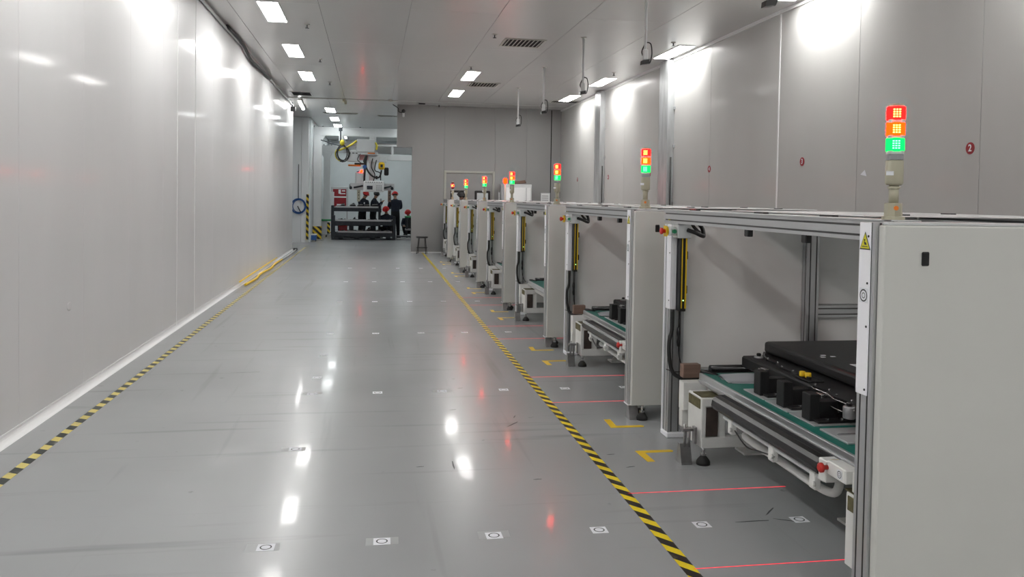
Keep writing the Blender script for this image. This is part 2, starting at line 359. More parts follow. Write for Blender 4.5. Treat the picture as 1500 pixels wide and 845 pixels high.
for i, y in enumerate([-1.6, -4.7]): ceiling_light(2.05, y, 'added fill light panel out of the picture, ' + ['behind the viewer', 'well behind the viewer'][i], 'added fill lights out of view')  # unseen fill lights, added behind the viewer to brighten the enclosure fronts
for i, (x, y) in enumerate([(5.20, 5.5), (5.18, 9.35), (5.18, 13.95), (5.0, 17.85), (5.0, 20.95)]):
    ceiling_light(x, y, ['right row ceiling light overhead, out of the picture', 'ceiling light cut by the top edge of the picture beside the right wall', 'large ceiling light over the nearer galvanised column on the right', 'right row ceiling light over the farther galvanised column', 'farthest right row ceiling light, next to a hanging rod'][i], 'light panels of the right ceiling row' if i else 'right row lights out of view')
ceiling_light(5.28, -2.2, 'right row ceiling light out of the picture, well behind the viewer', 'right row lights out of view')
ceiling_light(5.28, 1.6, 'right row ceiling light out of the picture, beside the viewer', 'right row lights out of view')
for i, y in enumerate([26.0, 28.95, 31.75]):
    ceiling_light(-1.27, y, ['first ceiling light of the far bay, beyond the dark vent', 'second ceiling light of the far bay above the gantry', 'third ceiling light of the far bay touching the gantry beam'][i], 'light panels of the far bay', 'lamp_far')
for i, (x, y) in enumerate(((-1.27, 35.0), (1.4, 35), (1.4, 29), (4.5, 33), (4.5, 27.5), (-1.27, 38), (1.4, 38))):
    ceiling_light(x, y, 'far bay ceiling light hidden from view, ' + ['left row over the notice board', 'right row behind the girder', 'right row before the girder', 'rightmost row, deep', 'rightmost row, behind the back wall', 'left row by the far wall', 'right row by the far wall'][i], 'far bay lights out of view', 'lamp_far')
t = empty('batten_light', (-2.0, 24.4, ZC), 'slim batten light by the end of the left wall under the dark vent', 'light')
t.rotation_euler = (0, 0, .03)
MB().box((-.05, -1.15, -.05), (.05, 1.15, 0), .008).build('housing', 'trim', t); MB().box((-.035, -1.12, -.065), (.035, 1.12, -.05)).build('tube', 'lamp', t)
def sprinkler(x, y, label):
    t = empty('sprinkler', (x, y, ZC), label, 'sprinkler', 'ceiling sprinkler heads')
    MB().lathe([(.04, 0), (.04, -.008), (.015, -.012)]).build('rosette', 'vent', t)
    MB().tube([(0, 0, -.01), (0, 0, -.05)], .009).lathe([(.004, -.05), (.03, -.055), (.03, -.06), (.004, -.062)], n=10).build('head', 'dark', t)
for i, (x, y) in enumerate([(-1.0, 13.1), (-1.0, 16.35), (-.98, 19.65), (1.9, 13.15), (1.92, 16.5), (4.86, 13.1), (4.86, 16.5), (2.0, 20.9-3.5)]):
    sprinkler(x, y, ['sprinkler head right of the nearest left row light', 'sprinkler head right of the second left row light', 'sprinkler head right of the third left row light', 'sprinkler head beside the large slatted vent', 'sprinkler head above the middle row lights', 'sprinkler head above the large right row light', 'sprinkler head right of the second right row light', 'sprinkler head just before the nearer middle row light'][i])
def vent(x, y, w, l, label, n=9, m='vent'):
    t = empty('ceiling_vent', (x, y, ZC), label, 'vent', 'ceiling air vents')
    B('backing', (-w/2, -l/2, -.004), (w/2, l/2, 0), 'hole', t)
    mb = MB(); e = .035
    for a, b in (((-w/2-e, -l/2-e), (-w/2, l/2+e)), ((w/2, -l/2-e), (w/2+e, l/2+e)), ((-w/2, -l/2-e), (w/2, -l/2)), ((-w/2, l/2), (w/2, l/2+e))): mb.box((*a, -.014), (*b, 0))
    mb.build('frame', m, t)
    for k in range(n):
        c = -w/2 + w*(k+.5)/n
        MB().prism([(c-.016, -l/2, -.022), (c-.012, -l/2, -.022), (c+.022, -l/2, -.006), (c+.018, -l/2, -.006)], (0, l, 0)).build('slat', m, t)
vent(2.46, 13.75, .62, .62, 'square slatted air vent in the ceiling, the largest in view')
vent(2.5, 19.0, .62, .62, 'square slatted air vent behind the middle row lights')
vent(5.05, 21.7, .7, .45, 'slatted air vent at the far right corner of the ceiling')
t = empty('ceiling_vent', (-1.80, 22.0, ZC), 'dark rectangular vent opening high on the left near the opening', 'vent', 'ceiling air vents')
B('backing', (-.23, -.36, -.01), (.23, .36, 0), 'hole', t); mb = MB()
for a, b in (((-.26, -.39), (-.23, .39)), ((.23, -.39), (.26, .39)), ((-.23, -.39), (.23, -.36)), ((-.23, .36), (.23, .39))): mb.box((*a, -.016), (*b, 0))
mb.build('frame', 'trim', t)
for k in range(4): B('slat', (-.22, -.3+k*.18, -.02), (.22, -.28+k*.18, -.012), 'black', t)
vent(-1.0, 26.9, 1.0, .16, 'long narrow slot vent on the left of the far bay ceiling', 1)
vent(.65, 27.3, .9, .18, 'long narrow slot vent on the right of the far bay ceiling', 1)
# hanging camera rods
for i, (x, y) in enumerate([(3.36, 6.75), (3.33, 9.95), (3.33, 13.05), (3.34, 16.2), (3.38, 19.35)]):
    t = empty('hanging_sensor', (x, y, ZC), ['hanging sensor at the top edge right of centre, nearest of the row', 'hanging sensor on a white rod, second of the row', 'hanging sensor on a rod between the right row lights', 'hanging sensor on a rod, fourth of the row', 'hanging sensor on a rod before the back wall, farthest of the row'][i], 'sensor', 'sensors hanging on rods from the ceiling')
    MB().lathe([(.05, 0), (.05, -.01), (.02, -.015)], n=14).build('ceiling_plate', 'vent', t)
    zb = -.86
    MB().tube([(0, 0, -.01), (0, 0, zb+.12)], .017, 10).build('rod', 'lgrey', t)
    MB().box((-.03, -.025, zb), (.03, .025, zb+.13), .006).build('housing', 'lgrey', t)
    MB().prism([(-.05, -.045, zb-.06), (.04, -.045, zb-.045), (.045, -.045, zb+.01), (-.045, -.045, zb-.01)], (0, .09, 0)).build('lens_head', 'black', t)
    MB().tube(smoothpath([(.02, 0, zb+.22), (.07, 0, zb+.2), (.085, 0, zb+.08), (.06, 0, zb-.03), (.02, 0, zb-.03)]), .008, 6).tube(smoothpath([(0, .02, zb+.2), (-.04, .02, zb+.1), (.0, .02, zb+.02)]), .007, 6).build('cable', 'cable', t)
# conduit along the top of left wall
t = empty('cable_conduit', (0, 0, 0), 'thin grey cable conduit running along the top of the left wall', 'conduit')
MB().tube([(XL+.03, 8.0, ZC-.05), (XL+.03, 14.6, ZC-.05)], .02).build('pipe', 'lgrey', t); MB().tube([(XL+.03, 18.8, ZC-.06), (XL+.03, 24.6, ZC-.06)], .02).build('pipe', 'lgrey', t)
MB().tube(smoothpath([(XL+.05, 13.4, ZC-.03), (XL+.06, 15.0, ZC-.04), (XL+.05, 16.0, ZC-.14), (XL+.05, 17.6, ZC-.10), (XL+.05, 18.9, ZC-.07)]), .028).build('cable', 'cable', t)
t = empty('wall_camera', (XL+.04, 24.2, 4.02), 'small black camera at the far end of the left wall under the ceiling', 'camera')
MB().box((-.05, -.1, -.07), (.09, .06, .05), .01).build('housing', 'black', t); MB().tube([(0, 0, .05), (0, 0, .18)], .012).build('bracket', 'dark', t)
t = empty('wall_camera', (.86, YB, 3.97), 'small black and white camera on the upper left corner of the back wall', 'camera')
MB().ball((0, -.07, .04), .055).build('housing', 'black', t); MB().box((-.03, -.08, -.12), (.03, 0, 0), .01).build('bracket', 'lgrey', t)
MB().tube(smoothpath([(-.02, -.05, 0), (-.13, -.04, .02), (-.15, -.03, .12), (-.3, -.02, .22)]), .012, 6).build('cable', 'cable', t)
t = empty('smoke_detector', (.47, 22.7, ZC), 'round smoke detector on the ceiling before the opening', 'detector')
MB().lathe([(.05, 0), (.06, -.03), (.045, -.055), (.01, -.06)]).build('body', 'vent', t)
t = empty('ceiling_bracket', (-.75, 22.9, ZC), 'small yellowish bracket hanging at the ceiling trim before the opening', 'bracket')
MB().box((-.05, -.02, -.07), (.03, .02, 0), .004).box((.0, -.02, -.14), (.06, .02, -.05), .004).build('plate', 'beige', t)
for i, (x, y) in enumerate(((1.35, 23.3), (1.85, 23.6))):
    t = empty('ceiling_hook', (x, y, ZC), ['flat black clip on the ceiling by the back wall corner', 'tiny black hook on the ceiling by the back wall'][i], 'hook')
    MB().box((-.09 if i == 0 else -.015, -.03, -.03 if i == 0 else -.06), (.09 if i == 0 else .015, .03, 0), .005).build('body', 'black', t)
# columns on the right wall
for i, y in enumerate((14.72, 19.3)):
    t = empty('steel_column', (XR, y, 0), ['galvanised steel column on the right wall, nearer one', 'galvanised steel column on the right wall, farther one'][i], 'column', 'galvanised columns on the right wall')
    mb = MB(); mb.prism([(-.13, -.16, 0), (-.13, .3, 0), (-.115, .3, 0), (-.115, -.145, 0), (0, -.145, 0), (0, -.16, 0)], (0, 0, ZC-.02)); mb.build('channel', 'galv', t)
    B('cheek', (-.118, .12, 0), (-.02, .28, ZC-.02), 'mgrey', t)
    for z in (1.6, 2.6, 3.3): MB().box((-.02, -.22, z-.03), (.0, -.16, z+.03), .004).build('clamp', 'galv', t)
    B('foot_plate', (-.16, -.2, 0), (0, .32, .012), 'galv', t)
    MB().tube([(-.06, -.19, .1), (-.06, -.19, 2.4)], .012).build('cable', 'cable', t)
# numbered discs
for i, y in enumerate((6.88, 9.92, 12.9, 15.85, 18.8, 21.75)):
    t = empty('number_disc', (XR, y, 2.13), 'dark red round sign with a white number %s on the right wall' % ['two', 'three', 'four', 'five', 'six', 'seven'][i], 'sign', 'numbered discs on the right wall')
    MB().lathe([(.056, -.004), (.056, 0)], axis='x', n=24).build('disc', 'sign_red', t)
    text('numeral', str(i+2), .09, (-.005, 0, 0), (PI/2, 0, -PI/2), 'paper', t, bold=.0015)
tri = MB().prism([(XR-.003, 8.62, 1.93), (XR-.003, 8.50, 1.91), (XR-.003, 8.54, 1.98)], (.003, 0, 0)).build('paper_scrap', 'paper'); tag(tri, 'small torn white paper scrap on the right wall below number 3', 'scrap')

# ================================================================ FLOOR MARKINGS
o = MB().box((-.029, 0, 0), (.029, 27.0, .0012)).build('floor_tape', 'tape_l'); o.location = (-1.983, -1.0, 0); tag(o, 'yellow and black striped floor tape along the left wall', 'tape')
o = MB().box((-.031, 0, 0), (.031, 25.0, .0012)).build('floor_tape', 'tape_r'); o.location = (1.365, -1.0, 0); tag(o, 'yellow and black striped floor tape beside the enclosures', 'tape')
o.rotation_euler = (0, 0, -.0035)
def ring(mb, r0, r1, z, n=24, c=(0, 0)):
    a = [mb.bm.verts.new((c[0]+r0*math.cos(k*2*PI/n), c[1]+r0*math.sin(k*2*PI/n), z)) for k in range(n)]; b = [mb.bm.verts.new((c[0]+r1*math.cos(k*2*PI/n), c[1]+r1*math.sin(k*2*PI/n), z)) for k in range(n)]
    for k in range(n): mb.bm.faces.new((a[k], b[k], b[(k+1) % n], a[(k+1) % n]))
    return mb
def marker_proto():
    t = empty('floor_marker', (0, 0, 0))
    B('sticker', (-.039, -.037, 0), (.039, .037, .0012), 'paper', t)
    ring(MB(), .021, .027, .0018).build('ring', 'ink', t)
    return t
gcols = {-.455: 'leftmost of its row', .065: 'second from the left', .59: 'third from the left', 1.105: 'just left of the striped tape', 1.63: 'just right of the striped tape', 2.15: 'under the enclosures'}
protoM = marker_proto(); snap(); first = True
rown = ['nearest', 'second', 'third', 'fourth', 'fifth', 'sixth']
for k in range(6):
    for x, cn in gcols.items():
        o = protoM if first else copy_tree(protoM); first = False
        o.location = (x, 3.85+2.955*k, 0); o.rotation_euler = (0, 0, random.uniform(-.03, .03))
        tag(o, 'white ring sticker on the floor, %s row, %s' % (rown[k], cn), 'sticker', 'white floor stickers')
for i, y in enumerate((5.33, 7.42, 8.46)):
    o = copy_tree(protoM); o.location = (-.455, y, 0); tag(o, ['white square floor sticker between the nearest and second row', 'white floor sticker just beyond the second row at the left', 'white floor sticker just before the third row at the left'][i], 'sticker', 'white floor stickers')
for i, (x, y) in enumerate(((-.47, 3.85), (-.47, 5.33), (.065, 3.85), (.59, 3.86), (-.455, 6.84), (.59, 6.82))):
    o = MB().prism([(x-.075, y-.04, 0), (x+.075, y-.038, 0), (x+.077, y+.042, 0), (x-.073, y+.044, 0)], (0, 0, .0005)).build('tape_residue', None); o.data.materials.append(M['mgrey']); tag(o, 'faint grey tape patch under the floor sticker %s' % ['nearest the camera at the left', 'halfway to the second row', 'second in the nearest row', 'third in the nearest row', 'leftmost in the second row', 'third in the second row'][i], 'residue', 'grey patches under the floor stickers')
def lmark(x, y, s, label):
    mb = MB(); w = .045
    mb.prism([(0, 0, 0), (.235, 0, 0), (.25, s*-.02, 0), (.235, s*-w, 0), (w*1.15, s*-w, 0), (w*1.3, s*-.22, 0), (0.01, s*-.22, 0)], (0, 0, .0012))
    o = mb.build('corner_mark', 'yellow'); o.location = (x, y, 0); tag(o, label, 'floor mark', 'yellow corner marks on the floor')
for k in range(6):
    lmark(1.675, 5.05+2.95*k, 1, 'yellow L corner mark by the far foot of the %s enclosure' % ordinal(k))
    lmark(1.675, 5.585+2.95*k, -1, 'yellow L corner mark by the near foot of the %s enclosure' % ordinal(k+1))
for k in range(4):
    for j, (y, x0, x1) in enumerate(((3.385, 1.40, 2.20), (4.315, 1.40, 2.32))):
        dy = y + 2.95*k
        o = MB().box((x0, dy-.0022, .0005), (x1, dy+.0022, .0013)).build('laser_line', 'laser'); tag(o, 'red laser line on the floor at the %s side of the %s enclosure' % (['near', 'far'][j], ordinal(k)), 'laser line', 'red laser lines on the floor')  # projected laser light, drawn as thin glowing strips on the floor
t = empty('floor_hose', (0, 0, 0), 'yellow floor hose running along the foot of the left wall', 'hose')
MB().tube(smoothpath([(-2.14, 14.9, .03), (-2.1, 16, .03), (-2.15, 17, .03), (-2.1, 18.2, .03), (-2.14, 19.5, .03), (-2.12, 20.7, .03)]), .02).build('sleeve', 'yellow', t)
MB().tube(smoothpath([(-2.23, 14.9, .08), (-2.235, 17, .08), (-2.23, 20.6, .08)]), .014).build('upper_sleeve', 'yellow', t)
MB().tube(smoothpath([(-2.13, 20.7, .03), (-2.1, 22.5, .03), (-2.12, 24.4, .03)]), .02).build('pipe', 'lgrey', t)
MB().box((-2.2, 24.4, .0), (-2.08, 24.6, .08), .02).build('end_block', 'black', t)
# dark scuffs on the floor (real marks)
random.seed(11)
for i, (x, y, a, l) in enumerate(((1.0, 5.75, .9, .16), (1.05, 5.95, 1.2, .07), (.62, 6.2, .1, .05), (1.55, 4.75, .2, .06), (.5, 4.9, 1.55, .16), (.3, 4.9, .1, .05), (1.9, 3.86, .0, .18), (2.05, 3.97, .8, .13), (2.08, 3.85, -.5, .13), (-1.1, 7.7, .05, .25), (.75, 6.9, .3, .05), (1.5, 5.0, .1, .05), (.95, 4.6, .0, .05))):
    mb = MB(); mb.prism([(-l/2, 0, 0), (-l/4, -.004, 0), (l/2, -.002, 0), (l/2, .004, 0), (0, .006, 0)], (0, 0, .0006))
    o = mb.build('scuff_mark', 'dark'); o.location = (x, y, 0); o.rotation_euler = (0, 0, a); tag(o, 'dark scuff streak on the grey floor, ' + ['near the tape before the second row', 'slanted one beside the tape before the second row', 'tiny one in mid aisle past the patch', 'just left of the striped tape in the foreground', 'long upright one in mid aisle', 'tiny flat one in mid aisle', 'right of the nearest sticker past the tape', 'slanted, under the nearest enclosure', 'crossing the slanted one under the enclosure', 'far left by the wall tape', 'just beyond the second sticker row', 'tiny one by the tape', 'in front of the tape mid foreground'][i], 'scuff', 'dark scuffs on the floor')

# ================================================================ ENCLOSURE (one station of the row)
def triangle_sign(parent, x, y, z, s=.034, h=.068):
    """yellow warning triangle on a face that looks to -x"""
    def T(k, d, m, nm, par):
        return MB().prism([(x-d, y-s*k, z-h*.42*k), (x-d, y+s*k, z-h*.42*k), (x-d, y, z+h*.58*k)], (d, 0, 0)).build(nm, m, par)
    o = T(1, .0010, 'ink', 'warning_triangle', parent)
    T(.84, .0016, 'sign_yellow', 'yellow_field', o)
    mb = MB(); mb.lathe([(.004, -.0022), (.004, -.001)], (x, y+.002, z+.008), 10, 'x')
    mb.prism([(x-.0022, y-.008, z-.002), (x-.0022, y+.006, z+.004), (x-.0022, y+.002, z-.010), (x-.0022, y-.012, z-.010)], (.001, 0, 0))
    mb.box((x-.0022, y-.018, z-.018), (x-.001, y+.018, z-.015)); mb.build('pictogram', 'ink', o); return o
def ring_sticker(parent, x, y, z, s=.028):
    o = B('round_sticker', (x-.001, y-s, z-s), (x, y+s, z+s), 'paper', parent)
    mb = MB(); n = 20
    for r0, r1 in ((s*.68, s*.86), (s*.30, s*.40)):
        a = [mb.bm.verts.new((x-.0016, y+r0*math.cos(k*2*PI/n), z+r0*math.sin(k*2*PI/n))) for k in range(n)]; b = [mb.bm.verts.new((x-.0016, y+r1*math.cos(k*2*PI/n), z+r1*math.sin(k*2*PI/n))) for k in range(n)]
        for k in range(n): mb.bm.faces.new((a[k], b[k], b[(k+1) % n], a[(k+1) % n]))
    mb.build('ring', 'ink', o); return o
def level_foot(parent, x, y, ztop, r=.042):
    o = MB().lathe([(r, 0), (r, .018), (r*.8, .032), (.02, .048), (.012, .052)], (x, y, 0), 18).build('levelling_foot', 'rubber', parent)
    MB().tube([(x, y, .045), (x, y, ztop)], .011, 8).lathe([(.02, 0), (.02, .012)], (x, y, .055), 6).build('spindle', 'chrome', o); return o
def wedge_foot(parent, x, y, s=1, h=.11):
    mb = MB()
    for dx in (-.03, .03): mb.prism([(x+dx-.004, y-.045, .01), (x+dx-.004, y+.045, .01), (x+dx-.004, y+.02, h), (x+dx-.004, y-.012, h)], (.008, 0, 0))
    mb.prism([(x-.034, y-.05, 0), (x-.034, y+.05, 0), (x-.034, y+.05, .01), (x-.034, y-.05, .01)], (.068, 0, 0))
    mb.prism([(x-.026, y-.045, .01), (x-.026, y-.037, .01), (x-.026, y-.006, h), (x-.026, y-.012, h)], (.052, 0, 0))
    return mb.build('anchor_bracket', 'steel', parent)
DX = 2.05   # depth of the enclosure away from the aisle
def make_enclosure():
    t = empty('test_enclosure', (0, 0, 0))
    # near side
    fp = MB().box((.012, -.004, .11), (DX, .034, 1.522), .006, 2).build('side_panel', 'white', t)
    MB().box((.165, -.010, 1.372), (.197, -.002, 1.425), .004).build('latch', 'black', fp)
    B('cap_strip', (0.03, 0, 1.522), (DX, .04, 1.535), 'lgrey', t, .003)
    profile('post', (0.0, .036, .11), (.09, .09), 1.42, 'z', t, (2, 2))
    cv = MB().box((-.006, .055, .872), (0.0, .128, 1.53), .0025).build('cover_strip', 'cover', t)
    for z in (1.478, 1.30, 1.135, .895): MB().lathe([(.0045, -.0085), (.0045, -.006)], (0, .067, z), 8, 'x').build('screw', 'dark', cv)
    triangle_sign(t, -.0062, .088, 1.455); ring_sticker(t, -.0062, .088, 1.252)
    B('end_cap', (-.004, .034, .105), (.09, .128, .113), 'cover', t)
    wedge_foot(t, .045, -.0+.075, 1, .115); level_foot(t, .105, .03, .12)
    level_foot(t, 1.7, .05, .12); wedge_foot(t, 1.8, .08, 1, .115)
    # far side
    profile('post', (.13, 2.52, .03), (.10, .10), 1.41, 'z', t, (2, 2))
    B('post_base', (.12, 2.50, 0), (.245, 2.63, .035), 'cover', t, .006)
    B('white_edge', (.123, 2.615, .03), (.135, 2.63, 1.44), 'cover', t)
    cv = MB().box((.121, 2.50, .872), (.129, 2.58, 1.44), .0025).build('cover_strip', 'cover', t)
    for z in (1.25, .93): MB().lathe([(.0045, -.0025), (.0045, 0)], (.121, 2.52, z), 8, 'x').build('screw', 'dark', cv)
    MB().box((.129, 2.497, .872), (.163, 2.503, 1.44), .0025).build('face_strip', 'cover', t)
    triangle_sign(t, .1205, 2.54, 1.475, .026, .055)
    MB().box((.185, 2.568, .46), (1.115, 2.595, 1.46), .006, 2).build('inner_panel', 'inner', t)
    MB().box((1.205, 2.568, .46), (DX-.06, 2.595, .815), .006, 2).build('inner_panel', 'inner', t)
    MB().box((1.205, 2.568, .89), (DX-.06, 2.595, 1.46), .006, 2).build('inner_panel', 'inner', t)
    profile('post', (1.11, 2.50, .03), (.09, .09), 1.41, 'z', t, (2, 2))
    profile('crossbar', (1.20, 2.50, .81), (.09, .08), DX-1.29, 'x', t, (1, 2))
    B('lower_apron', (.22, 2.60, .46), (DX-.1, 2.61, 1.46), 'white', t)
    # rear posts and beams
    profile('post', (DX-.09, .045, .03), (.09, .09), 1.41, 'z', t, (2, 2)); profile('post', (DX-.09, 2.52, .03), (.09, .09), 1.41, 'z', t, (2, 2))
    profile('beam', (DX-.09, .135, 1.44), (.09, .09), 2.385, 'y', t, (2, 2))
    profile('beam', (.115, .135, 1.452), (.05, .083), 2.485, 'y', t, (1, 2))
    profile('beam', (.09, .045, 1.452), (.08, .078), DX-.18, 'x', t, (2, 2)); profile('beam', (.165, 2.53, 1.452), (.08, .083), DX-.255, 'x', t, (2, 2))
    profile('beam', (1.0, .135, 1.46), (.06, .06), 2.385, 'y', t, (1, 1))
    B('top_rail', (.10, .05, 1.536), (.20, 2.60, 1.541), 'lgrey', t); B('top_plate', (.6, 1.05, 1.536), (DX-.02, 2.62, 1.542), 'trim', t)
    for k, (x, y) in enumerate(((.13, .55), (.13, 1.2), (.13, 2.1), (.9, 1.15), (1.3, 1.8), (1.7, 1.1), (1.75, 1.9))):
        MB().box((x, y, 1.540), (x+.03, y+.11, 1.549), .002).build('clip', 'black', t)
    for y in (1.35, .75): MB().box((.118, y, 1.415), (.15, y+.045, 1.455), .004).build('sensor', 'black', t)
    # light curtains
    for y0, y1, s, x in ((2.44, 2.50, 1, .165), (.13, .17, -1, .03)):
        lc = B('light_curtain', (x, y0, .865), (x+.045, y1, 1.362), 'black', t, .003)
        B('yellow_edge', (x+.010, y0-.003, .885), (x+.017, y0+.002, 1.355), 'yellow', lc); B('yellow_edge', (x+.036, y0-.003, .885), (x+.046, y0+.012, 1.355), 'yellow', lc)
        B('status_light', (x+.022, y0-.004, .935), (x+.028, y0, .942), 'led', lc)
    for z in (1.21, .98): MB().box((.212, 2.47, z), (.232, 2.52, z+.055), .004).build('clamp', 'black', t)
    MB().lathe([(.009, 0), (.013, .03), (.008, .06), (.013, .09), (.009, .13)], (.19, 2.505, .62), 8).build('cable_plug', 'black', t)
    MB().tube([(.19, 2.505, .75), (.19, 2.505, .87)], .005, 6).tube(smoothpath([(.19, 2.505, .62), (.195, 2.5, .55), (.22, 2.49, .48), (.26, 2.48, .45)]), .004, 6).build('thin_cable', 'cable', t)
    # thick cable down the far post
    MB().tube(smoothpath([(.135, 2.485, .87), (.135, 2.485, .74), (.115, 2.48, .66), (.115, 2.47, .55), (.135, 2.46, .46), (.18, 2.44, .425), (.26, 2.42, .42), (.36, 2.38, .43)]), .014).build('loom', 'cable', t)
    MB().tube([(.10, 2.49, .47), (.16, 2.47, .455), (.22, 2.50, .45)], .003, 5).build('cable_tie', 'cable', t)
    # operator button box
    bx = MB().box((.125, 2.38, 1.355), (.215, 2.48, 1.445), .006, 2).build('button_box', 'lgrey', t)
    MB().lathe([(.03, -.012), (.03, 0)], (.068, 2.43, 1.40), 16, 'x').box((.052, 2.4, 1.365), (.057, 2.46, 1.435)).build('collar', 'yellow', bx)
    MB().lathe([(.012, -.0), (.014, -.02), (.022, -.026), (.022, -.036), (.012, -.042)], (.058, 2.43, 1.40), 16, 'x').build('stop_button', 'red', bx)
    MB().tube([(.066, 2.43, 1.4), (.127, 2.43, 1.4)], .03, 16).build('guard', 'clear', bx)
    MB().lathe([(.014, -.03), (.014, -.001)], (.100, 2.41, 1.40), 14, 'y').build('start_button', 'greenb', bx)
    B('bracket', (.12, 2.38, 1.445), (.30, 2.50, 1.452), 'lgrey', t)
    MB().tube(smoothpath([(.185, 2.375, 1.41), (.225, 2.34, 1.395), (.27, 2.34, 1.375), (.30, 2.38, 1.375), (.305, 2.42, 1.42), (.29, 2.44, 1.45)]), .014).tube(smoothpath([(.235, 2.43, 1.45), (.255, 2.42, 1.42), (.285, 2.40, 1.39)]), .011).build('bent_hose', 'cable', t)
    return t
DY, X0, Y0 = 2.95, 1.86, 2.80
ordl = ['nearest', 'second nearest', 'third', 'fourth', 'fifth', 'sixth', 'farthest']
enc = make_enclosure(); snap()
for k in range(7):
    o = enc if k == 0 else copy_tree(enc); o.location = (X0, Y0+DY*k, 0)
    tag(o, ['nearest white panelled aluminium frame enclosure at the right edge of the picture', 'second white aluminium frame enclosure, its green lamp tower in front of the right wall', 'third white frame enclosure from the camera along the aisle', 'fourth white frame enclosure from the camera, middle of the row', 'fifth white frame enclosure from the camera', 'sixth white frame enclosure, last but one before the back wall', 'farthest white frame enclosure right before the back wall'][k], 'enclosure', 'row of white test enclosures')
# ---------------------------------------------------------------- signal towers
def make_tower(lit=True):
    t = empty('signal_tower')
    MB().lathe([(.042, 0), (.042, .012), (.036, .014)], n=20).build('base', 'beige', t)
    MB().lathe([(.033, .014), (.033, .062), (.03, .064)], n=8).build('joint_block', 'beige', t)
    MB().lathe([(.009, -.004), (.009, .0)], (0.004, -.033, .045), 10, 'y').build('orange_cap', 'orange', t)
    MB().tube([(0, 0, .062), (0, 0, .135)], .018, 14).lathe([(.023, .12), (.023, .128)], n=14).build('tube', 'beige', t)
    MB().lathe([(.0, .132), (.028, .134), (.033, .142), (.033, .225), (.030, .229)], n=20).build('sounder', 'beige', t)
    mb = MB().lathe([(.031, .229), (.031, .252)], n=20); mb.build('grille', 'mgrey', t)
    for x in (-.014, .014): B('grille_block', (x-.010, -.033, .232), (x+.010, -.027, .249), 'mgrey', t)
    B('label_plate', (-.034, -.030, .170), (-.008, -.0335+.0, .186), 'paper', t)
    for i, (z, lm, dm) in enumerate(((.262, 'L_grn', 'L_dotg'), (.322, 'L_amb', 'L_dot'), (.382, 'L_red', 'L_dot'))):
        lm2 = lm if (lit is True or lm in lit) else 'L_off'
        ln = MB().lathe([(.031, z), (.034, z+.004), (.034, z+.048), (.031, z+.052)], n=20).build({'L_grn': 'green_lens', 'L_amb': 'amber_lens', 'L_red': 'red_lens'}[lm], lm2, t)
        B('separator', (-.029, -.029, z-.008), (.029, .029, z), 'lgrey', t, .01)
        if lm2 != 'L_off':
            mb = MB()
            for a in range(3):
                for c in range(4):
                    mb.box((-.015+a*.010, -.0365, z+.010+c*.009), (-.009+a*.010, -.0335, z+.0145+c*.009))
            mb.build('diodes', dm, ln)
    MB().lathe([(.031, .434), (.029, .442), (.012, .447)], n=18).build('top_cap', 'clear' if False else 'beige', t)
    return t
tw = make_tower(); snap()
for k in range(7):
    if k < 6: o = tw if k == 0 else copy_tree(tw)
    else: o = make_tower(('L_amb',))
    o.location = (X0+.125, Y0+DY*k+.115, 1.541); o.rotation_euler = (0, 0, -.42)
    tag(o, 'lit signal lamp tower on the %s enclosure, %s' % (ordl[k], 'only the amber segment lit' if k == 6 else ('red, amber and green, at the right' if k == 0 else 'red, amber and green')), 'signal lamp', 'signal towers on the enclosures')
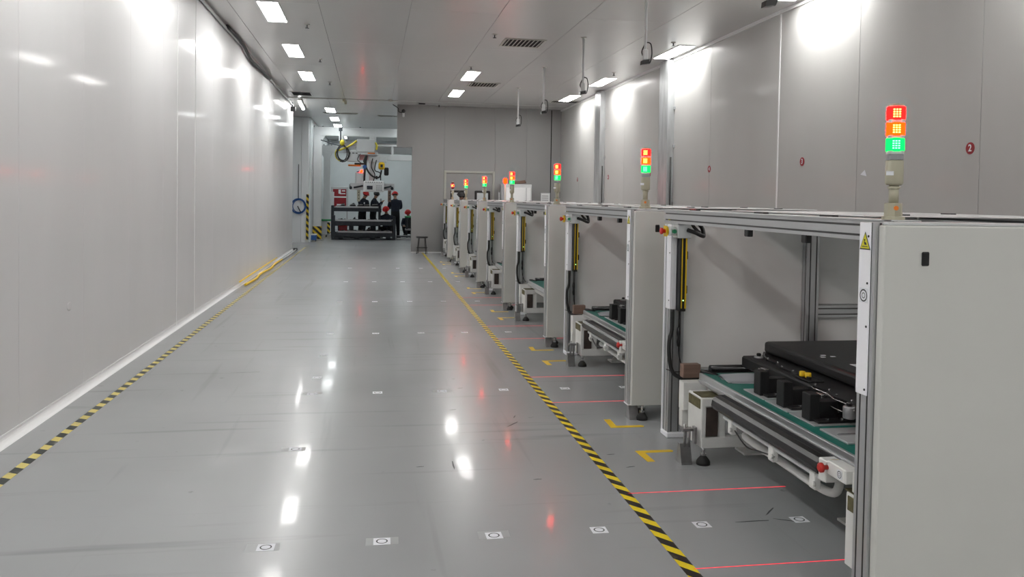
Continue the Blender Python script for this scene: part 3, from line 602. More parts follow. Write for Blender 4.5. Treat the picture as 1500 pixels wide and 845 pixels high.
# ---------------------------------------------------------------- conveyors (world coordinates of the first one)
def make_conveyor():
    t = empty('belt_conveyor', (2.5, 4.0, 0)); off = Vector((-2.5, -4.0, 0))
    def P(o): o.location = o.location + off; return o
    T = lambda mb, n, m: P(mb.build(n, m, t))
    T(MB().box((2.095, 2.9, .475), (3.35, 5.02, .497)), 'belt', 'green')
    T(MB().tube([(2.11, 5.02, .478), (3.35, 5.02, .478)], .02, 12), 'end_roller', 'rollb')
    T(MB().tube([(2.2, 5.12, .50), (3.3, 5.12, .50)], .028, 12), 'end_roller', 'rollb')
    T(MB().box((2.09, 5.17, .44), (3.35, 5.20, .49), .003), 'end_bar', 'alu')
    for x in (2.075, 3.35):
        o = MB().box((x, 2.88, .44), (x+.02, 5.0, .505), .003).box((x+(-.012), 2.9, .455), (x+.0, 4.98, .470)).build('side_rail', 'alu', t); P(o)
    T(MB().box((2.005, 3.3, .462), (2.05, 4.55, .472), .002), 'rail_ledge', 'matte')
    # long black rounded guard along the aisle side
    mb = MB(); pr = [(1.925, .425), (1.915, .445), (1.92, .475), (1.935, .492), (1.965, .497), (1.99, .485), (1.995, .45), (1.985, .425), (1.955, .415)]
    mb.prism([(x, 3.30, z) for x, z in pr], (0, 1.13, 0)); T(mb, 'black_guard', 'rollb')
    T(MB().box((1.925, 3.24, .405), (2.0, 3.30, .50), .004), 'guard_end', 'white2')
    T(MB().box((1.95, 3.30, .385), (1.975, 4.35, .41), .006), 'guard_carrier', 'lgrey')
    for y in (4.22, 3.75, 3.36):
        T(MB().box((1.945, y, .33), (1.975, y+.05, .41), .004).tube([(1.93, y+.0, .36), (1.945, y+.0, .36)], .012, 8), 'carrier_bracket', 'white2')
    T(MB().tube(smoothpath([(1.955, 4.2, .36), (1.95, 4.05, .32), (1.95, 3.9, .34), (1.955, 3.75, .36)]), .004, 5), 'thin_cable', 'cable')
    # white bent pipe rail
    T(MB().tube(smoothpath([(2.2, 4.36, .30), (2.10, 4.34, .295), (2.06, 4.26, .295), (2.06, 3.9, .29), (2.06, 3.6, .285), (2.07, 3.46, .285), (2.08, 3.40, .31), (2.09, 3.39, .40)], 4), .02, 12), 'pipe_rail', 'white2')
    # frame beams
    T(MB().box((2.12, 2.9, .38), (2.20, 5.0, .455), .004), 'frame_beam', 'white2'); T(MB().box((3.25, 2.9, .38), (3.33, 5.0, .455), .004), 'frame_beam', 'white2')
    for y in (3.1, 4.0, 4.6): T(MB().box((2.2, y, .385), (3.25, y+.06, .44)), 'cross_member', 'white2')
    # e-stop
    eb = T(MB().box((1.93, 3.10, .445), (2.0, 3.24, .505), .005), 'stop_box', 'white2')
    o = MB().box((1.955, 3.24, .45), (1.995, 3.26, .50)).lathe([(.024, 0), (.024, .01)], (1.96, 3.24, .475), 14, 'y').build('collar', 'yellow', eb); o.location = (0, 0, 0)
    MB().lathe([(.010, 0), (.010, -.02), (.021, -.024), (.021, -.036), (.012, -.042)], (1.93, 3.235, .475), 14, 'x').build('stop_button', 'red', eb)
    P(ring_sticker(t, 1.929, 3.14, .475, .018))
    jb = T(MB().box((1.96, 2.92, .415), (2.06, 3.10, .50), .004), 'junction_box', 'white2'); P(ring_sticker(t, 1.959, 3.04, .457, .03))
    # end trestles
    def trestle(y0, y1, far):
        XA = 1.99 if far else 1.96
        q = XA
        mb = MB().box((q, y0, .10), (q+.03, y1, .36), .004).box((q+.12, y0+.01, .10), (q+.16, y1, .36), .004).box((q, y0, .35), (q+.20, y1, .405), .004).box((q+.03, y0+.012, .12), (q+.12, y0+.04, .35))
        mb.box((q, y0-.004, .10), (3.30, y0+.05, .165), .004).box((q+.19, y0, .352), (3.30, y0+.05, .403), .004); mb.box((3.2, y0, .10), (3.3, y1, .42), .004)
        T(mb, 'trestle', 'white2')
        T(MB().box((q+.03, y0-.002, .17), (q+.105, y0+.012, .345), .002), 'dark_pad', 'brown')
        T(MB().box((q-.006, y0+.02, .335), (q, y1-.02, .395), .002), 'olive_pad', 'olive'); T(MB().box((q+.005, y0+.02, .405), (q+.2, y0+.16, .411), .002), 'olive_pad', 'olive')
        if far:
            T(MB().box((1.965, 4.98, .27), (2.12, 5.06, .45), .004).box((1.965, 5.0, .16), (2.01, 5.05, .27), .004), 'rear_post', 'white2')
            T(MB().box((2.0, 5.08, .455), (2.12, 5.14, .542), .003), 'brown_box', 'woodish')
            T(MB().lathe([(.02, 0), (.025, .03), (.014, .05)], (2.12, 4.85, .43), 8).box((2.08, 4.82, .432), (2.16, 4.88, .445)), 'adjuster', 'chrome')
            T(MB().tube([(2.11, 5.05, .50), (2.14, 5.02, .50), (2.18, 4.96, .49)], .016, 8), 'knuckle', 'black')
        P(level_foot(t, 2.01, y0+.01 if far else y0+.03, .12, .042)); P(level_foot(t, 3.25, y0+.05, .12, .042))
        if far:
            P(wedge_foot(t, 1.905, y0+.055, 1, .12))
            T(MB().tube([(1.90, y0+.04, .10), (1.90, y0+.04, .24)], .008, 8).tube([(1.93, y0+.04, .10), (1.93, y0+.04, .22)], .008, 8).box((1.88, y0+.02, .20), (1.95, y0+.07, .215)).box((1.96, y0+.03, .12), (1.975, y0+.07, .22)), 'anchor_rods', 'steel')
    trestle(4.74, 4.96, True); trestle(3.0, 3.14, False)
    T(MB().box((1.95, 2.96, .05), (2.02, 3.0, .33), .004), 'trestle_plate', 'white2')
    # middle legs with flange and gusset
    for y in (4.90, 3.70):
        mb = MB().box((2.44, y, .012), (2.50, y+.06, .40)).box((2.34, y-.02, 0), (2.58, y+.12, .012))
        mb.prism([(2.44, y+.02, .012), (2.35, y+.02, .012), (2.44, y+.02, .14)], (0, .012, 0)); T(mb, 'middle_leg', 'white2')
        T(MB().box((3.2, y, .0), (3.28, y+.06, .40)), 'middle_leg', 'white2')
    return t
cv = make_conveyor(); snap()
for k in range(7):
    o = cv if k == 0 else copy_tree(cv); o.location = (2.5, 4.0+DY*k, 0)
    if k >= 2:      # from the third enclosure on the conveyors carry no guard bar, pipe rail or stop box
        gone = ('black_guard', 'guard_end', 'guard_carrier', 'carrier_bracket', 'pipe_rail', 'stop_box', 'thin_cable', 'rail_ledge', 'junction_box', 'brown_box', 'round_sticker')
        kids = [c for c in list(COL.objects) if c.parent == o and c.name.split('.')[0] in gone]
        for c in [g for g in list(COL.objects) if g.parent in kids] + kids: bpy.data.objects.remove(c)
    tag(o, 'white belt conveyor with green belt inside the %s enclosure%s' % (ordl[k], ', with black guard bar' if k < 2 else ''), 'conveyor', 'green belt conveyors in the enclosures')
# ---------------------------------------------------------------- battery fixture on the first two conveyors
def make_fixture():
    t = empty('pallet_fixture', (2.75, 4.2, .497)); off = Vector((-2.75, -4.2, -.497))
    T = lambda mb, n, m: setattr(mb, 'o', mb.build(n, m, t)) or (setattr(mb.o, 'location', off) or mb.o)
    for y in (4.43, 4.16, 3.89): T(MB().box((2.165, y-.13, .497), (2.44, y+.12, .504), .001), 'base_plate', 'platea')
    T(MB().box((2.16, 3.46, .497), (2.55, 3.70, .507), .002), 'base_plate', 'platea')
    mb = MB().box((2.18, 3.57, .507), (2.50, 3.582, .513))
    T(mb, 'plate_ridge', 'chrome')
    for y in (4.36, 4.09, 3.82):
        T(MB().box((2.18, y+.01, .504), (2.235, y+.09, .640), .003), 'support_block', 'matte')
        T(MB().box((2.235, y+.02, .51), (2.34, y+.085, .60), .002).box((2.20, y-.04, .504), (2.42, y+.1, .516), .002), 'block_foot', 'matte')
        T(MB().lathe([(.008, 0), (.008, .01)], (2.26, y-.02, .516), 6).lathe([(.008, 0), (.008, .01)], (2.34, y-.02, .516), 6), 'bolt', 'chrome')
    # right hand mirror blocks so the tray is carried
    for y in (4.36, 4.09, 3.82): T(MB().box((3.12, y, .497), (3.22, y+.10, .60), .003), 'support_block', 'matte')
    return t
def make_battery():
    t = empty('battery_pack', (2.85, 4.4, .60)); off = Vector((-2.85, -4.4, -.60))
    T = lambda mb, n, m: setattr(mb, 'o', mb.build(n, m, t)) or (setattr(mb.o, 'location', off) or mb.o)
    # scalloped flange
    pts = []; ys = [3.50 + i*.12 for i in range(14)]
    for i, y in enumerate(ys):
        pts.append((2.30 + .17*((y-3.5)/1.56)**1.3 + (.0 if i % 2 else .022) + (.07 if i in (0, 13) else 0), y))
    poly = [(x, y, .612) for x, y in pts] + [(3.40, 5.06, .612), (3.40, 3.50, .612)]
    T(MB().prism(poly, (0, 0, .010)), 'flange', 'black')
    for x, y in pts[1:-1]: T(MB().lathe([(.007, 0), (.007, .008)], (x+.016, y, .622), 6), 'flange_bolt', 'chrome')
    lo = [(x+.004, y) for x, y in pts]; mb = MB(); mb.tube(smoothpath([(x, y, .606) for x, y in lo], 2), .004, 6)
    T(mb, 'edge_bead', 'chrome')
    T(MB().box((2.36, 3.52, .54), (3.34, 5.0, .612), .01), 'tray', 'matte')
    mb = MB().box((2.53, 3.2, .622), (3.35, 5.04, .697), .022, 3); T(mb, 'lid', 'black')
    T(MB().box((2.66, 4.18, .696), (2.74, 4.26, .6985)), 'label_plate', 'paper')
    for i, (x, y) in enumerate(((2.58, 4.52), (2.62, 4.48), (2.55, 4.47))): T(MB().box((x+.06, y, .696), (x+.088, y+.018, .6983)), 'small_label', 'paper')
    T(MB().box((2.36, 4.16, .622), (2.45, 4.34, .630), .002).lathe([(.012, 0), (.014, .015)], (2.38, 4.2, .63), 8), 'port_base', 'matte')
    for y in (4.235, 4.275): T(MB().lathe([(.0165, 0), (.0175, .003), (.0175, .024), (.015, .027)], (2.395+(y-4.235)*-.3, y, .634), 12), 'yellow_cap', 'yellow')
    for y in (4.92, 3.66):
        o = T(MB().lathe([(.026, -.055), (.03, -.05), (.03, .0), (.026, .006)], (2.29 if y < 4 else 2.44, y, .617), 14).box((2.30 if y < 4 else 2.40, y-.01, .60), (2.46, y+.01, .61)), 'lifting_lug', 'steel2')
        MB().lathe([(.014, 0), (.016, .012), (.01, .018)], (2.29 if y < 4 else 2.44, y, .623), 8).build('lug_bolt', 'black', o)
    mb = MB()
    for y in (4.62, 3.98): mb.box((2.33, y, .565), (2.40, y+.06, .60), .004).tube([(2.34, y-.04, .57), (2.34, y+.09, .585)], .008, 6)
    T(mb, 'connectors', 'chrome')
    T(MB().tube(smoothpath([(2.32, 3.95, .59), (2.29, 3.82, .578), (2.31, 3.7, .575), (2.34, 3.6, .58)]), .004, 6), 'wire', 'chrome')
    return t
fx = make_fixture(); bt = make_battery(); snap()
for k in range(2):
    if k: o = copy_tree(fx); o.location = fx.location + Vector((0, DY, 0))
    else: o = fx
    tag(o, 'black block fixture on the %s green conveyor belt, under the battery' % ordl[k], 'fixture', 'block fixtures on the conveyor belts')
    if k: o = copy_tree(bt); o.location = bt.location + Vector((.02, DY, 0))
    else: o = bt
    tag(o, ['large flat black battery pack in the nearest enclosure with yellow caps', 'black battery pack partly hidden in the second enclosure'][k], 'battery', 'black battery packs')
# papers
def papers(x, y, label, rz=0):
    t = empty('paper_sheets', (x, y, .4975), label, 'paper', 'papers on the conveyors', rz)
    for i in range(3):
        bm = bmesh.new(); nx, ny = 6, 5; g = [[bm.verts.new((-.105+.21*a/nx + i*.018, -.148+.297*b/ny - i*.012, .001+i*.004+.006*math.sin(a*.9+i)*math.sin(b*.8))) for b in range(ny+1)] for a in range(nx+1)]
        for a in range(nx):
            for b in range(ny): bm.faces.new((g[a][b], g[a+1][b], g[a+1][b+1], g[a][b+1])).smooth = True
        bmesh.ops.solidify(bm, geom=bm.faces[:], thickness=.0006)
        mb = MB(); mb.bm.free(); mb.bm = bm; mb.build('sheet', 'paper', t)
papers(2.30, 4.80, 'white papers lying on the nearest conveyor by the post', 1.45); papers(2.27, 4.76+DY, 'white papers lying on the second conveyor', -.2)
papers(2.25, 4.70+3*DY, 'white papers lying on the fourth conveyor', .1)
# ---------------------------------------------------------------- white cabinet, beacon etc. behind the row
t = empty('equipment_cabinet', (3.42, 20.0, 0), 'white equipment cabinet standing by the back wall behind the enclosures', 'cabinet')
t.location = (4.08, 23.16, 0)
MB().box((-.40, 0, .02), (.40, .6, 2.0), .01).build('body', 'lgrey', t)
MB().box((-.34, -.02, .1), (.22, 0, 1.9), .006).build('door', 'trim', t); MB().box((.25, -.02, .1), (.37, 0, 1.9), .006).build('side_door', 'trim', t)
for x in (-.35, .35): B('foot', (x-.04, .1, 0), (x+.04, .2, .03), 'rubber', t)
B('vent_column', (-.47, .05, 1.2), (-.40, .3, 2.0), 'mgrey', t)
t = empty('cable_bundle', (4.12, 23.36, 2.0), 'brown cable bundle lying on top of the white cabinet', 'cables')
MB().tube(smoothpath([(-.22, 0, .03), (-.1, .05, .06), (.05, 0, .07), (.2, .02, .10)]), .03).tube(smoothpath([(-.2, .04, .03), (0, -.03, .04), (.22, .03, .06)]), .03).build('strands', 'woodish', t)
t = empty('beacon_lamp', (3.03, 18.9, 1.536), 'amber beacon lamp just left of the fourth signal tower', 'beacon')
MB().tube([(0, 0, .0), (0, 0, .40)], .012).build('stem', 'beige', t); MB().lathe([(.03, .40), (.045, .42), (.045, .5), (.03, .52)]).build('lens', 'L_amb', t)
for i, (x, z, lab) in enumerate(((3.75, 1.62, 'small framed notice on the back wall left of the white cabinet'), (5.0, 1.62, 'small grey control panel on the back wall right of the white cabinet'))):
    t = empty('wall_notice', (x, YB, z), lab, 'notice', 'notices on the back wall')
    B('frame', (-.15, -.03, -.16), (.15, 0, .16), 'mgrey', t, .004); B('sheet', (-.13, -.034, -.14), (.13, -.03, .14), 'trim', t)
    for q in range(3): B('print_line', (-.1, -.036, .05-q*.06), (.09, -.034, .07-q*.06), 'mgrey', t)
# stool
t = empty('stool', (1.41, 23.42, 0), 'black metal stool standing at the left end of the back wall', 'stool')
MB().lathe([(.15, .44), (.17, .455), (.17, .475), (.15, .485)], n=20).build('seat', 'black', t)
for a in range(4):
    c, s = math.cos(a*PI/2+.6), math.sin(a*PI/2+.6); MB().tube([(c*.12, s*.12, .45), (c*.15, s*.15, .2), (c*.18, s*.18, 0)], .011, 6).build('leg', 'black', t)
MB().tube([(.155*math.cos(a*PI/8), .155*math.sin(a*PI/8), .17) for a in range(17)], .008, 5).build('foot_ring', 'black', t)

# ================================================================ FAR BAY
# steel portal frames
def portal(y, xl, xr, w, ztop, dep, label):
    t = empty('portal_frame', (xl, y, 0), label, 'gantry', 'light grey portal frames of the far bay')
    L = xr-xl
    for x in (0, L-w):
        B('column', (x, 0, 0), (x+w, .25, ztop-dep), 'lgrey', t, .006); B('foot_plate', (x-.06, -.06, 0), (x+w+.06, .31, .02), 'steel', t)
        for s in (-1, 1):
            xx = x if s < 0 else x+w
            MB().prism([(xx, .02, ztop-dep), (xx+s*.12, .02, ztop-dep), (xx, .02, ztop-dep-.22)], (0, .2, 0)).build('haunch', 'lgrey', t)
        o = B('hazard_wrap', (x-.012, -.012, .04), (x+w+.012, .262, .50), 'hazard', t); 
    B('crossbeam', (-.12, 0, ztop-dep), (L+.12, .25, ztop), 'lgrey', t, .006)
    for x in (.0, .3, 1.6, 3.0, 4.2): MB().lathe([(.025, 0), (.025, .04)], (x, .1, ztop), 6).build('bolt', 'dark', t)
    return t
# hazard pattern diagonal in x/z
hz = M['hazard']; nt = hz.node_tree
for n in nt.nodes:
    if n.type == 'MATH' and n.operation == 'MULTIPLY_ADD': n.inputs[1].default_value = .9
sp_ = [n for n in nt.nodes if n.type == 'SEPXYZ'][0]
ma_ = [n for n in nt.nodes if n.type == 'MATH' and n.operation == 'MULTIPLY_ADD'][0]
nt.links.new(sp_.outputs[2], ma_.inputs[2])
portal(30.0, -2.03, 3.4, .28, 4.0, .30, 'nearer portal frame with a striped wrap at its left column foot')
portal(34.5, -1.93, 3.5, .26, 3.62, .28, 'farther portal frame seen just right of the nearer column')
# runway and bridge girder of the manipulator
t = empty('overhead_runway', (0, 30.4, 0), 'light grey runway girder hanging under the portal frames', 'girder')
for nm, a, b in (('runway_beam', (-1.15, 29.7, 3.50), (-1.0, 35.0, 3.72)), ('runway_beam', (.0, 29.7, 3.42), (.14, 35.0, 3.70)), ('girder_chord', (-1.2, 30.6, 3.38), (1.5, 30.75, 3.50)), ('girder_chord', (-.6, 29.55, 2.86), (1.42, 29.75, 3.04)), ('girder_chord', (.0, 29.55, 3.34), (1.42, 29.75, 3.40)), ('girder_web', (.66, 29.57, 3.04), (.74, 29.73, 3.34)), ('girder_web', (1.38, 29.57, 2.86), (1.42, 29.73, 3.40)), ('hanger', (-.1, 29.6, 3.3), (.06, 29.75, 3.75))):
    o = B(nm, (a[0], a[1]-30.4, a[2]), (b[0], b[1]-30.4, b[2]), 'mgrey' if nm == 'girder_panel' else 'lgrey', t, .004)
# manipulator
t = empty('lifting_manipulator', (0, 29.4, 0), 'lifting manipulator with white control box and cables hanging over the workers', 'manipulator')
Bx = lambda nm, a, b, m, bev=.006: B(nm, (a[0], a[1], a[2]), (b[0], b[1], b[2]), m, t, bev)
Bx('upper_housing', (-.53, -.1, 3.12), (.10, .3, 3.56), 'lgrey', .015)
lh = Bx('lower_housing', (-.86, -.05, 2.78), (-.42, .3, 3.16), 'lgrey', .015)
for x in (-.8, -.68, -.56): B('slot', (x, -.056, 3.06), (x+.07, -.05, 3.09), 'black', lh)
Bx('carriage_plate', (-.5, -.08, 3.02), (.2, .3, 3.12), 'lgrey'); B('orange_strip', (-.15, -.09, 3.06), (.1, -.08, 3.10), 'orange', t)
Bx('mast', (-.10, .0, 1.9), (.10, .2, 3.02), 'lgrey'); Bx('mast_sleeve', (-.14, -.03, 2.78), (.30, .24, 2.98), 'lgrey')
Bx('arm_beam', (-.74, -.02, 1.80), (.78, .16, 2.04), 'platea'); 
for x in (-.72, .70): MB().tube([(x, -.06, 1.86), (x, .18, 1.98)], .05, 8).build('arm_joint', 'dark', t)
for x0, x1 in ((-.62, -.30), (.42, .68)): MB().tube([(x0, -.06, 1.88), (x1, -.06, 1.95)], .03, 8).build('cylinder', 'dark', t)
cb = Bx('control_box', (-.28, -.2, 1.74), (.42, -.03, 2.12), 'trim', .02)
B('screen_frame', (-.24, -.22, 1.78), (.10, -.2, 2.0), 'trim', cb, .006); B('screen', (-.17, -.226, 1.82), (.03, -.22, 1.95), 'screen', cb)
for a in range(3):
    for c in range(3): B('key', (.16+a*.07, -.212, 1.79+c*.07), (.20+a*.07, -.2, 1.83+c*.07), 'mgrey', cb)
for a in range(8): MB().tube([(-.2+a*.075, -.205, 2.06), (-.2+a*.075, -.205, 2.09)], .014, 6).build('knob', 'dark', cb)
hp = Bx('grey_cover', (-.57, .02, 1.98), (-.28, .2, 2.42), 'lgrey', .03); MB().lathe([(.04, 0), (.045, .05), (.02, .08)], (-.36, .05, 2.42)).build('lamp', 'L_amb', hp); MB().lathe([(.04, 0), (.04, .03)], (-.48, .08, 2.42)).build('blue_cap', 'blue', hp)
hs = Bx('chain_hoist', (.22, -.1, 2.52), (.44, .1, 2.78), 'yellow', .05); B('emblem', (.29, -.106, 2.60), (.37, -.1, 2.70), 'ink', hs)
Bx('chain_bag', (.42, -.05, 2.32), (.58, .1, 2.60), 'black', .03); Bx('hoist_trolley', (.26, -.06, 2.78), (.50, .1, 2.98), 'lgrey')
Bx('orange_tray', (-.82, -.05, 2.62), (-.38, .1, 2.68), 'orange', .02); Bx('tray_clamp', (-.6, -.05, 2.68), (-.18, .08, 2.74), 'black', .01)
for x0, m in ((-.50, 'beige'), (.56, 'woodish')):
    g = Bx('gripper', (x0, -.02, 1.40), (x0+.11, .06, 1.80), m); 
    for z in (1.5, 1.62, 1.72): MB().lathe([(.018, -.03), (.018, -.02)], (x0+.055, 0, z), 8, 'y').build('bolt', 'dark', g)
mb = MB()
mb.tube(smoothpath([(-.22, -.1, 3.0), (-.24, -.12, 2.6), (-.26, -.12, 2.1)]), .035); mb.tube(smoothpath([(-.18, -.1, 3.0), (-.2, -.14, 2.6), (.0, -.16, 2.3), (.25, -.14, 2.25), (.33, -.1, 2.5)]), .03)
mb.tube(smoothpath([(.02, -.1, 2.9), (-.02, -.14, 2.6), (.1, -.16, 2.35), (.05, -.12, 2.1)]), .018); mb.tube(smoothpath([(.15, -.1, 2.85), (.1, -.14, 2.5), (.28, -.14, 2.4), (.3, -.12, 2.15)]), .018)
mb.tube(smoothpath([(-.4, -.1, 3.05), (-.5, -.14, 2.85), (-.35, -.12, 2.72)]), .014); mb.tube(smoothpath([(-.2, -.1, 3.02), (-.28, -.14, 2.8), (-.2, -.12, 2.7)]), .025)
mb.build('cables', 'cable', t)
MB().lathe([(.07, -.03), (.07, .03)], (-.25, -.14, 2.6), 12, 'y').build('cable_clip', 'blue', t)
MB().lathe([(.03, 0), (.05, .04), (.03, .12)], (.16, -.12, 2.18)).build('pendant', 'black', t)
MB().tube(smoothpath([(-.53, -.1, 3.5), (-.7, -.12, 3.36), (-.9, -.12, 3.25), (-1.15, -.12, 3.15)]), .035).build('yellow_sleeve', 'ydark', t)
MB().tube(smoothpath([(.10, -.06, 3.45), (.16, -.08, 3.35), (.14, -.08, 3.2)]), .035).build('yellow_sleeve', 'ydark', t)
MB().tube([(-1.0+.23*math.cos(a*PI/10), -.12, 3.03+.27*math.sin(a*PI/10)) for a in range(21)], .02, 6).tube([(-.98+.19*math.cos(a*PI/10), -.16, 3.05+.24*math.sin(a*PI/10)) for a in range(21)], .018, 6).tube([(-1.02+.17*math.cos(a*PI/10), -.09, 3.07+.28*math.sin(a*PI/10)) for a in range(21)], .018, 6).build('coiled_cable', 'cable', t)
MB().tube([(-1.01+.25*math.cos(a*PI/10), -.14, 3.02+.25*math.sin(a*PI/10)) for a in range(8, 15)], .014, 6).ball((-1.02, -.1, 3.42), .1, (.8, .6, 1.1)).build('yellow_coil', 'ydark', t)
MB().tube([(-1.08, -.05, 3.3), (-1.08, -.05, 3.9)], .03, 6).tube([(-1.75, -.02, 3.5), (-1.08, -.05, 3.3)], .02, 6).box((-1.14, -.1, 3.82), (-1.02, .0, 3.96)).build('stay', 'dark', t)
# blue hose, warning strip and reel on the wall return
t = empty('hose_coil', (-2.42, 28.64, 1.22), 'coiled blue air hose hanging on the grey wall at the far left', 'hose')
for k, (r, dx) in enumerate(((.22, 0), (.20, .02), (.24, .01))): MB().tube([(dx+r*math.cos(a*PI/12), -.02*k, r*math.sin(a*PI/12)*1.05) for a in range(25)], .016, 6).build('loop', 'blue', t)
MB().tube(smoothpath([(0, 0, .22), (.0, 0, .5), (.0, .01, 1.4)]), .012, 6).build('supply_cable', 'dark', t); MB().tube([(-.02, -.03, .0), (.08, -.03, -.2)], .018, 6).build('nozzle', 'black', t)
o = B('corner_guard', (-2.16, 28.62, .10), (-2.08, 28.68, 1.62), 'hazard'); tag(o, 'tall black and yellow corner guard strip on the edge of the grey wall', 'guard')
t = empty('tool_trolley', (-1.62, 29.4, 0), 'low blue and white tool trolley beside the nearer portal column', 'trolley')
t.location = (-2.12+.16, 29.3, 0); B('body', (-.12, 0, .05), (.1, .3, .22), 'blue', t, .01); B('tray', (-.12, 0, .22), (.1, .3, .26), 'lgrey', t); 
for x in (-.09, .07):
    for y in (.05, .25): MB().lathe([(.03, -.01), (.03, .01)], (x, y, .03), 10, 'x').build('wheel', 'rubber', t)
t = empty('tool_rail', (-1.98, 31.5, 1.0), 'narrow rack of small tools between the portal columns', 'tool rack')
t.location = (-1.99, 31.6, 0.9); B('board', (0, 0, -.1), (.05, .5, .85), 'dark', t)
for k, m in enumerate(('black', 'woodish', 'red', 'dark', 'trim')): MB().box((.05, .05, .0+k*.16), (.13, .3, .1+k*.16), .01).build('tool', m, t)
t = empty('white_locker', (-1.55, 36.5, 0), 'white locker standing left of the red board', 'locker')
MB().box((-.40, 0, .02), (-.06, .5, 1.75), .01).build('body', 'lgrey', t); B('door_gap', (-.40, -.006, .3), (-.36, 0, 1.6), 'dark', t); B('plinth', (-.38, .03, 0), (-.08, .47, .02), 'dark', t)
t = empty('notice_board', (-1.32, 38.0, 0), 'red and white notice board in a grey frame behind the racks', 'notice board')
t.location = (-1.40, 37.6, 0)
for x in (-.33, .33): B('leg', (x-.02, .01, 0), (x+.02, .05, 1.1), 'steel', t)
B('frame', (-.37, 0, 1.05), (.37, .06, 1.98), 'platea', t, .008); B('panel', (-.29, -.008, 1.10), (.29, 0, 1.88), 'boardred', t)
for a, b in (((-.29, 1.5), (.29, 1.56)), ((-.05, 1.68), (.05, 1.86)), ((-.12, 1.16), (.12, 1.22)), ((.0, 1.66), (.25, 1.70)), ((.1, 1.78), (.24, 1.83))): B('print_block', (a[0], -.012, a[1]), (b[0], -.008, b[1]), 'trim', t)
# stacking frames (racks)
def rack(x0, x1, y, label, levels=(.10, .72, 1.18), dep=1.0, zt=.80):
    t = empty('stacking_frame', ((x0+x1)/2, y, 0), label, 'rack', 'dark steel stacking frames'); w = (x1-x0)/2
    for x in (-w, w-.09):
        for yy in (0, dep-.09): B('upright', (x, yy, .0), (x+.09, yy+.09, zt), 'dark', t, .004)
    for z in levels[:2]:
        for yy in (0, dep-.08): B('rail', (-w+.09, yy+.005, z-.05), (w-.09, yy+.075, z+.09), 'dark', t)
        for k in range(5): B('cross_slat', (-w+.15+k*(2*w-.4)/4, .08, z+.01), (-w+.27+k*(2*w-.4)/4, dep-.08, z+.07), 'dark', t)
    for k in range(4): B('fork_block', (-w+.25+k*(2*w-.6)/3, .01, .0), (-w+.42+k*(2*w-.6)/3, .09, levels[0]), 'dark', t)
    B('lower_rail', (-w, .01, 0.0), (w, .06, .05), 'dark', t)
    return t
rack(-1.42, .88, 30.6, 'front dark steel stacking frame carrying long silver bars', (.16, .58), 1.0, .86)
rack(-1.50, .35, 32.0, 'rear dark steel stacking frame behind the first one', (.5, 1.05), .55, 1.22)
for i, (x0, x1, y, z, m) in enumerate(((-1.2, .72, 30.72, .67, 'platea'), (-1.3, .60, 30.95, .67, 'platea'), (-1.2, .75, 30.8, .25, 'platea'), (-1.2, .5, 31.2, .25, 'dark'), (-1.3, .35, 32.1, 1.14, 'platea'), (-1.35, .30, 32.32, 1.14, 'platea'))):
    t = empty('metal_bar', ((x0+x1)/2, y, z), ['long silver bar on top of the front stacking frame, nearest edge', 'second silver bar on top of the front stacking frame', 'silver bar on the lower level of the front frame', 'dark bar on the lower level of the front frame', 'silver bar on top of the rear stacking frame, front', 'silver bar on top of the rear stacking frame, back'][i], 'bar', 'long metal bars on the frames')
    L = (x1-x0)/2; MB().prism([(-L, 0, 0), (-L, .09, 0), (-L, .09, .06), (-L, .07, .06), (-L, .07, .02), (-L, .02, .02), (-L, .02, .06), (-L, 0, .06)], (2*L, 0, 0)).build('channel', m, t)
    for k in range(4): MB().box((-L+.1+k*(2*L-.3)/3, .015, .02), (-L+.2+k*(2*L-.3)/3, .075, .075), .004).build('bracket', 'dark', t)
random.seed(21)
where = [('front frame top level', 30.85, .66, 7), ('front frame lower level', 31.15, .26, 6), ('rear frame top level', 32.25, 1.20, 5), ('rear frame lower level', 32.3, .59, 4)]
for lab, y, z, n in where:
    for k in range(n):
        x = -1.2 + (k+.5)*(1.95 if 'front' in lab else 1.5)/n + random.uniform(-.05, .05); h = random.uniform(.08, .17) * (1.2 if 'lower' in lab else .8); w = random.uniform(.07, .13)
        t = empty('clamp_unit', (x, y, z), 'dark clamp unit number %s from the left on the %s' % (['one', 'two', 'three', 'four', 'five', 'six', 'seven'][k], lab), 'clamp', 'dark clamp units on the stacking frames')
        MB().box((-w, -.06, 0), (w, .06, h*.35), .01).prism([(-w*.6, -.05, h*.35), (w*.7, -.05, h*.35), (w*.4, -.05, h), (-w*.2, -.05, h*.8)], (0, .1, 0)).build('housing', 'matte', t)
        MB().tube([(-w*.8, -.07, h*.5), (w*.9, -.07, h*.6)], .016, 6).build('rod', 'steel', t)
t = empty('red_crate', (-1.0, 31.1, .25), 'small red crate inside the front stacking frame', 'crate'); MB().box((-.18, 0, 0), (.12, .3, .24), .01).build('body', 'boardred', t); B('rim', (-.19, -.01, .21), (.13, .31, .24), 'red', t)
t = empty('green_tray', (-1.88, 32.3, 0), 'green topped low cart left of the stacking frames', 'cart'); B('top', (-.14, 0, .62), (.36, .5, .68), 'grn', t); B('body', (-.10, .05, .1), (.2, .45, .62), 'lgrey', t)
for x in (-.08, .18): 
    for y in (.08, .4): MB().lathe([(.05, -.015), (.05, .015)], (x, y, .05), 10, 'x').build('wheel', 'rubber', t)
t = empty('work_bench', (1.62, 32.6, 0), 'low workbench with dark base and green top at the opening edge', 'bench')
B('top', (-.32, 0, .78), (.8, .7, .83), 'grn', t)
for x in (-.28, .7):
    for y in (.05, .6): B('leg', (x, y, 0), (x+.06, y+.06, .78), 'dark', t)
